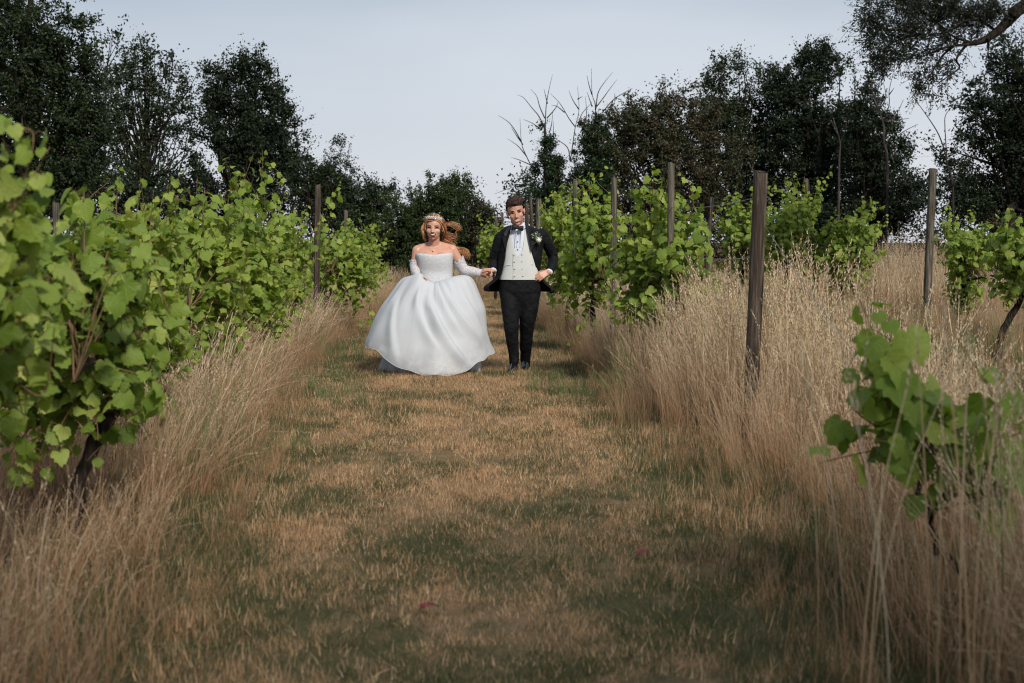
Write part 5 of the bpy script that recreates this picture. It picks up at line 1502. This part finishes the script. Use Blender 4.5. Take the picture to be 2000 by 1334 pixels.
# blow the front corners sideways near the hem
hem = np.clip((kk[:, 0] - 535) / 35, 0, 1) ** 1.5
fr = 0.5 + 0.5 * np.cos(PI * np.clip(np.arange(nJ) / 17, 0, 1)); fl = fr[::-1]
hem = hem * (1 - 0.45 * np.clip((kk[:, 0] - 561) / 9, 0, 1) ** 1.5)
V[:, :, 0] += np.outer(hem, fr) * 0.17 - np.outer(hem, fl) * 0.15
V[:, :, 1] -= np.outer(hem, fr + fl) * 0.05
V[:, :, 2] += np.outer(hem, fl) * 0.035 - np.outer(hem, fr) * 0.01
mb = MB(); add_grid(mb, V, False, flip=True)
jacket = solidify(obj('jacket', mb, M['suit'], groom), 0.006)
def sleeve(keys, rad, seed, name, mat, parent, wr=0.006, k=18, n=30, squash=None):
    c = catmull(keys, n); r = catmull(np.array(rad, float)[:, None], n)[:, 0]
    mb = MB(); tube(mb, c, r, k, squash=squash)
    v = mb.v[0]; cc = np.repeat(c, k, 0)
    mb.v[0] = v + norm(v - cc) * (wob(v, 24, seed) * 0.6 + wob(v, 50, seed + 1) * 0.4)[:, None] * wr
    return obj(name, mb, mat, parent)
sleeve([Q(988, 459, 0.02), Q(979, 466, 0.01), Q(971, 487, 0.03), Q(966, 506, 0.06), Q(963, 519, 0.03), Q(963.5, 527.5, 0.0)], [0.055, 0.066, 0.060, 0.054, 0.048, 0.043], 61, 'sleeve', M['suit'], jacket)
sleeve([Q(1050, 455, 0.02), Q(1058, 460, 0.02), Q(1071, 480, 0.06), Q(1080, 501, 0.10), Q(1079, 516, 0.04), Q(1073, 530.5, -0.04)], [0.056, 0.064, 0.058, 0.054, 0.047, 0.041], 63, 'sleeve', M['suit'], jacket)
for a_, b_ in ((Q(1073.6, 529.5, -0.035), Q(1071.5, 532.5, -0.058)), (Q(963.3, 527, -0.01), Q(962.5, 529.5, -0.022))):
    mb = MB(); tube(mb, np.linspace(a_, b_, 4), [0.036, 0.037, 0.037, 0.036], 16); obj('cuff', mb, M['shirt'], shirt)
# lapels
for side, pts in ((-1, [(998.5, 439), (995.5, 452), (991.5, 468), (988, 492), (984, 478), (981.5, 462), (985.5, 459.5), (985, 455), (991, 445)]),
                  (1, [(1026, 435), (1030, 450), (1033, 468), (1037.5, 493), (1042.5, 476), (1046, 458.5), (1041.5, 456), (1042.5, 451), (1034, 441)])):
    def dep(u, v):
        i = np.argmin(np.abs(kk[:, 0] - v)); uc, hw = (kk[i, 1] + kk[i, 2]) / 2, (kk[i, 2] - kk[i, 1]) / 2
        s_ = np.clip(abs(u - uc) / hw, 0, 0.97)
        return kk[i, 4] - kk[i, 3] * (1 - s_ ** 2.3) ** (1 / 2.3) - (0.018 if side < 0 else 0.030)
    q = np.array([Q(u, v, dep(u, v)) for u, v in pts])
    inner = q[:4]; outer = np.array([q[8], (q[7] + q[6]) / 2, q[4] * 0.35 + q[5] * 0.65, q[3] + (q[4] - q[3]) * 0.02])
    m2 = MB()
    nn_ = len(q); cpt = q.mean(0)
    front_ = np.vstack([q, cpt]); back_ = front_ + np.array([0, 0.006, 0])
    f_ = [[j, (j + 1) % nn_, nn_] for j in range(nn_)] + [[nn_ + 1 + (j + 1) % nn_, nn_ + 1 + j, 2 * nn_ + 1] for j in range(nn_)]
    m2.add(np.vstack([front_, back_]), f_)
    m2.add(np.vstack([q, q + np.array([0, 0.006, 0])]), [[j, nn_ + j, nn_ + (j + 1) % nn_, (j + 1) % nn_] for j in range(nn_)])
    obj('lapel', m2, M['satin'], jacket, smooth=False)
# buttonhole flower
bf = MB(); rs = np.random.RandomState(9)
rc = Q(1052, 468.5, -0.155)
for ring, (rr0, nP, op) in enumerate(((0.006, 4, 0.15), (0.012, 6, 0.45), (0.018, 8, 0.85))):
    for k_ in range(nP):
        a_ = 2 * PI * k_ / nP + ring * 0.5
        d_ = np.array([math.cos(a_), -0.9 + op * 0.6, math.sin(a_)])
        ellipsoid(bf, rc + np.array([math.cos(a_) * rr0, -0.010 + 0.006 * ring, math.sin(a_) * rr0]), (0.011, 0.005, 0.010), rot3(a_), 10, 6)
flower = obj('buttonhole_rose', bf, M['rose'], jacket)
sp_, sl2 = MB(), MB()
for i in range(26):
    a_ = rs.uniform(0.2, 2.9); ln = rs.uniform(0.03, 0.085)
    e_ = rc + np.array([-0.02 + math.cos(a_) * ln * 0.8, -0.004 + rs.randn() * 0.006, math.sin(a_) * ln])
    tube(sp_, catmull([rc + [-0.008, 0.004, 0], (rc + e_) / 2 + rs.randn(3) * 0.006, e_], 5), 0.0012, 4)
    for s_ in np.linspace(0.4, 1, 4):
        c = rc * (1 - s_) + e_ * s_
        ellipsoid(sp_ if rs.rand() < 0.72 else sl2, c + rs.randn(3) * 0.005, (0.0065, 0.0035, 0.0040), rot3(rs.rand() * 6), 7, 4)
tube(sp_, [rc, Q(1045, 474, -0.15), Q(1041, 479, -0.145)], 0.0022, 5)
for i in range(8):
    tube(sp_, [rc, rc + np.array([rs.uniform(-0.02, 0.02), -0.004, rs.uniform(-0.06, -0.03)])], 0.0014, 4)
obj('sprig', sp_, M['sprig'], flower); obj('filler_bloom', sl2, M['rose'], flower)

# ------------------------------------------------------------------ bride
bride = empty('person', Q(850, 730)[:3] * np.array([1, 1, 0]), 'laughing red haired woman in white strapless ball gown and tiara running beside the man', 'person')
bh = Head(Q(847.6, 446, -0.05), rot3(math.radians(-2), math.radians(2), math.radians(-4)), 1.07, 0.99)
bb = MB()
bh.build(bb, False)
capsule(bb, bh(0, -0.016, -0.06), Q(848, 484, 0.02), 0.054, 0.060)
V = loft(interp_rings([(477, 838, 860, 0.05, 0.02), (482, 822, 876, 0.066, 0.02), (487, 814, 886, 0.080, 0.015), (495, 812, 888, 0.100, 0.0), (510, 815, 883, 0.112, -0.01), (530, 821, 881, 0.105, 0), (548, 822, 882, 0.11, 0), (575, 815, 887, 0.13, 0)], 22, pxring), 26)
add_grid(bb, V, True); cap_ring(bb, V[0]); cap_ring(bb, V[-1], True)
capsule(bb, Q(815, 489.5, 0.01), Q(810.5, 517, 0.0), 0.053, 0.043); capsule(bb, Q(810.5, 517, 0.0), Q(817, 541, -0.14), 0.040, 0.025)
capsule(bb, Q(882, 488, 0.01), Q(899, 515, 0.03), 0.056, 0.046); capsule(bb, Q(899, 515, 0.03), Q(908, 527, 0.03), 0.046, 0.040); capsule(bb, Q(906, 525, 0.03), Q(941, 533.5, -0.02), 0.040, 0.025)
for x_ in (838, 862): capsule(bb, Q(x_, 575), Q(x_, 640), 0.075, 0.05); capsule(bb, Q(x_, 640), Q(x_, 715, 0.05), 0.048, 0.03); capsule(bb, Q(x_, 716, 0.05), Q(x_, 722, -0.1), 0.028, 0.022)
capsule(bb, Q(843, 477, 0.02), Q(817, 488, 0.015), 0.034, 0.050); capsule(bb, Q(853, 476, 0.02), Q(879, 487, 0.015), 0.034, 0.052)   # slope from neck to shoulder
for x_ in (834, 863): ellipsoid(bb, Q(x_, 503, -0.085), (0.062, 0.050, 0.055))
hand(bb, Q(939.5, 533.5, -0.025), (0.95, -0.12, 0.05), (0.1, -0.75, -0.6), (0.1, -0.5, 0.8), (0.75, 1.0, 0.8), 0.92, (0.85, 0.45, 0.2), 0.02, 0.3)
hand(bb, Q(816.5, 539, -0.15), (0.30, -0.4, -0.85), (0.7, 0.4, 0.1), (-0.2, -0.9, 0.2), (0.6, 0.8, 0.7), 0.92)
bbody = remesh(obj('body', bb, M['skin_f'], bride), 0.0048, 4)
bv = features(bride, bbody, bh, False)
# bodice
br_ = interp_rings([(494, 812.5, 885, 0.125, -0.012), (500, 812.5, 884.5, 0.135, -0.018), (512, 815.5, 884, 0.136, -0.012), (530, 818.5, 883.5, 0.122, 0), (545, 819.5, 883.5, 0.126, 0), (556, 818, 885, 0.132, 0)], 40, pxring)
V = loft(br_, 72, wrinkle=0.0008, seed=7)
th = np.linspace(0, 2 * PI, 72, endpoint=False); sx = np.sin(th); cxx = np.cos(th)
toff = np.where(cxx > 0, 8.0 * np.exp(-(sx / 0.55) ** 2) - 1.0, 4.0)                       # scooped top edge, px below the side points
bot = np.where(cxx > 0, 546 + 7.0 * np.clip(1 - np.abs(sx) / 0.75, 0, 1), 548)
vv = np.linspace(494, 556, 40)
W = V.copy()
for i in range(72):
    tn = np.linspace(np.interp(495 + toff[i], vv, np.arange(40)), np.interp(bot[i], vv, np.arange(40)), 40)
    for c_ in range(3): W[:, i, c_] = np.interp(tn, np.arange(40), V[:, i, c_])
dress = empty('dress', (0, 0, 0)); dress.parent = bride
mb = MB(); add_grid(mb, W, True)
bod = solidify(obj('bodice', mb, M['bodice'], dress), 0.004)
mb = MB()
for i in range(-16, 17):                                   # beaded edge where bodice meets skirt
    a_ = i / 16 * 1.15
    j = int(round((a_ % (2 * PI)) / (2 * PI) * 72)) % 72
    p_ = W[-1, j] + np.array([0, -0.006, 0])
    ellipsoid(mb, p_ + np.array([0.003 * math.sin(i * 7), 0, 0.003 * math.cos(i * 5)]), (0.0065, 0.005, 0.0065), None, 8, 5)
bd = obj('beading', mb, M['silver'], dress); bd['kind'] = 'stuff'
# skirt
nU, nV = 240, 84
U = np.linspace(0, 2 * PI, nU, endpoint=False)            # 0 = towards the camera, positive = picture-right
sV = np.linspace(0, 1, nV)
su, cu = np.sin(U), np.cos(U)
right, front = np.clip(su, 0, 1), np.clip(cu, 0, 1)
left, back = np.clip(-su, 0, 1), np.clip(-cu, 0, 1)
cx0 = Q(850.5, 545)[0]
Rr = 1 / np.sqrt((su / np.where(su > 0, 0.585, 0.71)) ** 2 + (cu / np.where(cu > 0, 0.62, 0.62)) ** 2)
zh = 0.022 + 0.285 * left ** 1.7 + 0.205 * right ** 2.0 + 0.05 * back + 0.006 * np.sin(11 * U) + 0.005 * np.sin(17 * U + 1)
zh = np.maximum(zh, 0.018)
tw = np.array([W[-1, int(round(a_ / (2 * PI) * 72)) % 72] for a_ in U])
tw_in = tw.copy(); tw_in[:, 2] += 0.012
gl = np.interp(sV, [0, .04, .10, .2, .4, .6, .8, .92, 1], [0, .17, .34, .50, .67, .80, .91, .965, 1.0])
gr = np.interp(sV, [0, .04, .10, .2, .4, .6, .8, .92, 1], [0, .26, .48, .64, .78, .83, .88, .93, 1.0])
gf = np.interp(sV, [0, .04, .10, .2, .4, .6, .8, .92, 1], [0, .15, .30, .46, .67, .82, .94, .99, 1.0])
def sm(g): return np.convolve(np.pad(g, 4, 'edge'), np.ones(9) / 9, 'valid')
gl, gr, gf = map(sm, (gl, gr, gf)); 
for g_ in (gl, gr, gf): g_[0] = 0
wl_, wr_ = left ** 1.5, right ** 1.5; wf_ = np.clip(1 - wl_ - wr_, 0, 1)
gg = np.outer(gl, wl_) + np.outer(gr, wr_) + np.outer(gf, wf_)
cw = np.array([cx0, 14.3])
rw = np.linalg.norm(tw_in[:, :2] - cw, axis=1)
rad = rw[None] * (1 - gg) + Rr[None] * gg
# gathers at the waist opening into broad soft folds, and two long diagonal creases
fold = 0.008 * np.sin(26 * U + 0.6 * np.sin(3 * U))[None] * np.exp(-sV / 0.16)[:, None] * np.minimum(sV / 0.02, 1)[:, None]
fold = fold + (0.009 * np.sin(9 * U + 1.2 + 0.5 * np.sin(2 * U)) + 0.005 * np.sin(15 * U))[None] * (sV ** 1.2)[:, None]
def crease(uA, uB, s0, s1, w, amp):
    uc = uA + (uB - uA) * ((sV - s0) / (s1 - s0)) ** 1.2 if False else uA + (uB - uA) * np.clip((sV - s0) / (s1 - s0), 0, 1)
    du = (U[None] - uc[:, None] + PI) % (2 * PI) - PI
    e_ = np.clip((sV - s0) / 0.12, 0, 1) * (0.5 - 0.5 * np.cos(PI * np.clip((s1 + 0.06 - sV) / 0.30, 0, 1)))
    prof = np.where(du < 0, np.exp(-(du / (w * 2.6)) ** 2), np.exp(-(du / (w * 0.7)) ** 2))
    return amp * prof * e_[:, None]
fold = fold + crease(-0.12, 0.62, 0.14, 1.0, 0.060, 0.055) + crease(0.12, 0.55, 0.06, 0.62, 0.045, 0.028) + crease(0.32, 0.98, 0.08, 0.80, 0.05, 0.034) + crease(-0.55, 0.12, 0.08, 0.75, 0.06, 0.024) + crease(-1.0, -0.55, 0.2, 1.0, 0.06, 0.024) + crease(0.75, 1.25, 0.15, 0.9, 0.06, 0.024)
rad = rad + fold
zz = np.zeros((nV, nU))
z0 = tw_in[:, 2]
for i in range(nU):
    zz[:, i] = z0[i] * (1 - sV) + zh[i] * sV
# the skirt stands up off the waist: keep height while it sweeps outwards
lift = np.exp(-((sV - 0.08) / 0.09) ** 2)
zz += lift[:, None] * (0.030 + 0.035 * left + 0.055 * right)[None] * np.minimum(sV / 0.03, 1)[:, None]
S = np.stack([cw[0] + rad * su[None], cw[1] - rad * cu[None], zz], -1)
ruf = wob(S, 9, 21) * 0.010 * (0.3 + sV)[:, None]
S += np.stack([su, -cu, 0 * su], -1)[None] * ruf[..., None]
# drift of the hem to picture-left with the wind
S[:, :, 2] += (0.012 * np.sin(7 * U + 2)[None] * (sV ** 6)[:, None])
# the handful of skirt she lifts with her right hand: the cloth is drawn up to the fist in a puff with radiating folds
hp = Q(815.5, 537, -0.20)
du = (U[None] + 0.80 + PI) % (2 * PI) - PI
ds = sV[:, None] - 0.10
gw = np.exp(-(du / 0.30) ** 2 - (ds / 0.085) ** 2)
i0, j0 = int(np.argmin(abs(sV - 0.10))), int(np.argmin(abs(((U + 0.80 + PI) % (2 * PI)) - PI)))
S += gw[..., None] * (hp - S[i0, j0])
rr0 = np.exp(-(du / 0.55) ** 2) * np.exp(-((sV[:, None] - 0.22) / 0.16) ** 2)
S += np.stack([su, -cu, 0 * su + 0.2], -1)[None] * (rr0 * 0.009 * np.sin(18 * du + 4 * sV[:, None]))[..., None]
uvU = np.stack(np.meshgrid(sV, np.linspace(0, 1, nU), indexing='ij')[::-1], -1)
mb = MB(); add_grid(mb, S, True, uvU)
skirt = solidify(obj('skirt', mb, M['tulle'], dress), 0.003)
# scalloped rolled hem
mb = MB(); tube(mb, np.vstack([S[-1], S[-1, :1]]), 0.0035, 5, cap=False); obj('hem', mb, M['lining'], skirt)
# underskirt showing under the lifted hem
Uu = np.linspace(0, 2 * PI, 120, endpoint=False); V = []
for s_ in np.linspace(0, 1, 24):
    r_ = 0.16 + (0.40 + 0.03 * np.sin(7 * Uu) + 0.02 * np.sin(13 * Uu)) * s_ ** 0.8 - 0.0
    V.append(np.stack([cx0 - 0.02 * s_ + r_ * np.sin(Uu) * (1 - 0.12 * (np.sin(Uu) > 0)), 14.42 - r_ * 0.85 * np.cos(Uu), np.full(120, 0.92) * (1 - s_) + (0.02 + 0.012 * np.sin(5 * Uu)) * s_], -1))
mb = MB(); add_grid(mb, np.array(V), True); solidify(obj('underskirt', mb, M['lining'], dress), 0.003)
# detached lace sleeves with a frilled upper edge
def lace_sleeve(keys, rad, seed):
    o = sleeve(keys, rad, seed, 'lace_sleeve', M['lace_sleeve'], dress, 0.004, 22, 26)
    c0_, d_ = np.asarray(keys[0]), norm(np.asarray(keys[0]) - np.asarray(keys[1]))
    a_ = norm(np.cross(d_, [0, 1, 0.1])); b_ = np.cross(d_, a_)
    q = np.linspace(0, 2 * PI, 40)
    fr_ = np.array([[c0_ + (a_ * math.cos(t_) + b_ * math.sin(t_)) * (rad[0] + k_ * 0.004 + 0.004 * math.sin(9 * t_) * k_) + d_ * 0.010 * k_ for t_ in q] for k_ in range(3)])
    mb = MB(); add_grid(mb, fr_, False); obj('frill', mb, M['lining'], o)
lace_sleeve([Q(895.5, 509, 0.02), Q(901, 519, 0.03), Q(908.5, 527.5, 0.03), Q(924, 530.5, 0.005), Q(940, 533.4, -0.02)], [0.060, 0.058, 0.055, 0.046, 0.035], 71)
lace_sleeve([Q(811, 514, 0.0), Q(810, 521, -0.01), Q(812, 530, -0.06), Q(816, 540, -0.13)], [0.054, 0.050, 0.046, 0.036], 73)
# necklace
mb = MB(); pts = []
for s_ in np.linspace(-1, 1, 25):
    u_ = 846.5 + s_ * 11.5; v_ = 479 + 11.5 * (1 - s_ ** 2) ** 0.8
    o_ = Q(u_, v_, -1.0); h_ = bv.ray_cast(Vector(o_), Vector(norm(Q(u_, v_, 1.0) - o_)))
    pts.append((np.array(h_[0]) if h_[0] is not None else Q(u_, v_, -0.05)) + [0, -0.002, 0])
tube(mb, pts, 0.0013, 5)
nk = obj('necklace', mb, M['silver'], bride)
mb = MB(); ellipsoid(mb, pts[12] - np.array([0.010, 0.004, 0.004]), (0.0055, 0.004, 0.0075), None, 8, 6); obj('pendant', mb, M['stud'], nk)
# tiara
tia = MB(); rs = np.random.RandomState(12)
arc = np.linspace(-1.15, 1.15, 25)
def tpos(a_, h_): return bh(0.083 * math.sin(a_), 0.018 + 0.078 * math.cos(a_) - 0.010 - 0.02 * (1 - math.cos(a_)), 0.080 + 0.016 * math.cos(a_) + h_)
tube(tia, [tpos(a_, 0.0) for a_ in arc], 0.0032, 6)
tiara = obj('tiara', tia, M['silver'], bride)
gm = MB()
for i, a_ in enumerate(np.linspace(-1.1, 1.1, 19)):
    hh = 0.010 + 0.014 * math.cos(a_) * (1 if i % 2 else 0.6)
    tube(gm, [tpos(a_, 0), tpos(a_ + 0.03, hh)], 0.0018, 4)
    ellipsoid(gm, tpos(a_ + 0.03, hh), (0.0065, 0.0045, 0.0075), None, 7, 5)
    ellipsoid(gm, tpos(a_ - 0.03, hh * 0.45), (0.0055, 0.0045, 0.0055), None, 7, 5)
g_ = obj('jewel', gm, M['teeth'], tiara); g_['kind'] = 'stuff'
# hair: centre parting, pinned at the crown, waves blown to picture-right
def b_keep(p):
    arch = 0.088 - 4.5 * p[..., 0] ** 2 * 1.6                           # hairline: high at the parting, falling to the temples
    fr = p[..., 1] > 0.030
    return np.where(fr, p[..., 2] > arch, p[..., 2] > -0.06)
m_, _ = skull_cap(bh, lambda p: 0.010 + 0.007 * np.clip(np.abs(p[..., 0]) / 0.05, 0, 1) + 0.008 * (p[..., 1] < 0), b_keep, 14)
bhair = obj('hair', m_, M['ginger_mid'], bride)
rs = np.random.RandomState(21)
locks = {'ginger_hair': MB(), 'ginger_light': MB(), 'ginger_dark': MB()}
def lock(pts, r0, r1, mat, jit=0.0, n=16, wave=0.006):
    q = catmull(pts, n)
    ph = rs.rand() * 6
    w_ = np.sin(np.linspace(0, 9, n) + ph)[:, None] * wave * np.linspace(0.2, 1, n)[:, None]
    q = q + w_ * norm(rs.randn(3)) + rs.randn(3) * jit
    tube(locks[mat], q, (r0 + (r1 - r0) * np.linspace(0, 1, n) ** 1.4) * (1 - 0.3 * (np.linspace(0, 1, n) < 0.05)), 6)
def pick(a): return rs.choice(['ginger_hair', 'ginger_light', 'ginger_dark'], p=a)
for i in range(150):                                                    # combed back over the crown behind the tiara
    x_ = rs.uniform(-0.07, 0.07)
    pts_ = []
    for f_ in (0.052, 0.02, -0.02, -0.06, -0.09):
        zz_ = 1 - (x_ / 0.080) ** 2 - ((f_ + 0.012) / 0.102) ** 2
        pts_.append(bh(x_ * (1 + 0.1 * rs.randn() * 0.2), f_, 0.038 + 0.089 * math.sqrt(max(zz_, 0.02)) + 0.017 + 0.003 * rs.randn()))
    lock(pts_, 0.0055, 0.0035, pick([0.55, 0.2, 0.25]), 0.001, 14, 0.003)
for s_ in (-1, 1):                                                     # swept back from the parting over the ears
    for i in range(110):
        z0_ = rs.uniform(0, 1)
        f0 = 0.078 - 0.11 * z0_ + rs.randn() * 0.006
        zt_ = 0.038 + 0.086 * math.sqrt(max(0.05, 1 - ((f0 + 0.012) / 0.10) ** 2)) + 0.008
        p0 = bh(s_ * (0.004 + 0.01 * rs.rand()), f0, zt_)
        p1 = bh(s_ * 0.060, f0 * 0.75 - 0.004, 0.088 - 0.02 * rs.rand())
        p2 = bh(s_ * (0.086 + 0.008 * rs.rand()), 0.018 - 0.07 * z0_, 0.030 - 0.04 * rs.rand())
        p3 = bh(s_ * (0.090 + 0.010 * rs.rand()), -0.012 - 0.05 * z0_, -0.045 - 0.03 * rs.rand())
        lock([p0, p1, p2, p3], 0.0062, 0.0042, pick([0.5, 0.25, 0.25]), 0.0015, 14, 0.004)
for i in range(120):                                                    # picture-left: waves framing the face down to the neck
    a_ = rs.rand()
    lock([bh(-0.082, 0.02 - 0.05 * a_, 0.045), bh(-0.098 - 0.016 * rs.rand(), 0.012 - 0.05 * a_, 0.005), bh(-0.094 - 0.018 * rs.rand(), 0.0 - 0.05 * a_, -0.045), bh(-0.078 - 0.022 * rs.rand(), -0.01 - 0.05 * a_, -0.085 - 0.05 * rs.rand())],
         0.0052, 0.0015, pick([0.35, 0.5, 0.15]) if a_ < 0.5 else 'ginger_dark', 0.004, 16, 0.006)
for i in range(190):                                                    # picture-right: falling behind the shoulder
    a_ = rs.rand()
    e_ = Q(862 + 24 * rs.rand(), 462 + 15 * rs.rand(), 0.03 + 0.05 * rs.rand())
    lock([bh(0.084, 0.02 - 0.05 * a_, 0.05), bh(0.100 + 0.012 * rs.rand(), 0.01 - 0.05 * a_, 0.0), Q(867 + 4 * rs.rand(), 456 + 4 * rs.rand(), 0.0 + 0.04 * a_), e_], 0.0055, 0.0012, pick([0.55, 0.2, 0.25]), 0.002, 18, 0.007)
fly = [([(866, 440), (874, 436), (884, 436), (893, 441), (900, 447)], 22, 1.5), ([(866, 446), (876, 440), (886, 443), (896, 450)], 10, 1.5), ([(867, 450), (873, 455), (882, 460), (892, 463)], 14, 2.5),
       ([(893, 449), (890, 454), (892, 459), (891, 463)], 5, 0.8), ([(868, 462), (878, 466), (886, 468), (892, 471)], 10, 2.0), ([(870, 468), (878, 474), (886, 478), (890, 484)], 16, 2.5), ([(830, 434), (827, 428), (831, 424), (836, 424)], 4, 0.8)]
for pts, n_, jt in fly:
    for i in range(n_ * 2):
        j = rs.randn(2) * jt * 0.95
        lock([Q(u_ + j[0] * (0.4 + 0.3 * k_), v_ + j[1] * (0.4 + 0.3 * k_), 0.02 + 0.03 * rs.rand()) for k_, (u_, v_) in enumerate(pts)], 0.0024 if jt > 1 else 0.0016, 0.0006, pick([0.6, 0.35, 0.05]), 0.0, 18, 0.004)
for i in range(70):                                                    # curled tail behind her arm
    j = rs.randn(2) * 2.6
    lock([Q(884 + j[0] * .5, 482 + j[1] * .5, 0.10), Q(896 + j[0], 489 + j[1], 0.10), Q(907 + j[0], 490 + j[1], 0.09), Q(913 + j[0], 494 + j[1], 0.08), Q(908 + 1.5 * j[0], 500 + 2 * j[1], 0.08)], 0.0028, 0.0007, pick([0.65, 0.3, 0.05]), 0.0, 18, 0.006)
for k_, mb in locks.items():
    o = obj('hair_lock', mb, M[k_], bhair); o['kind'] = 'stuff'
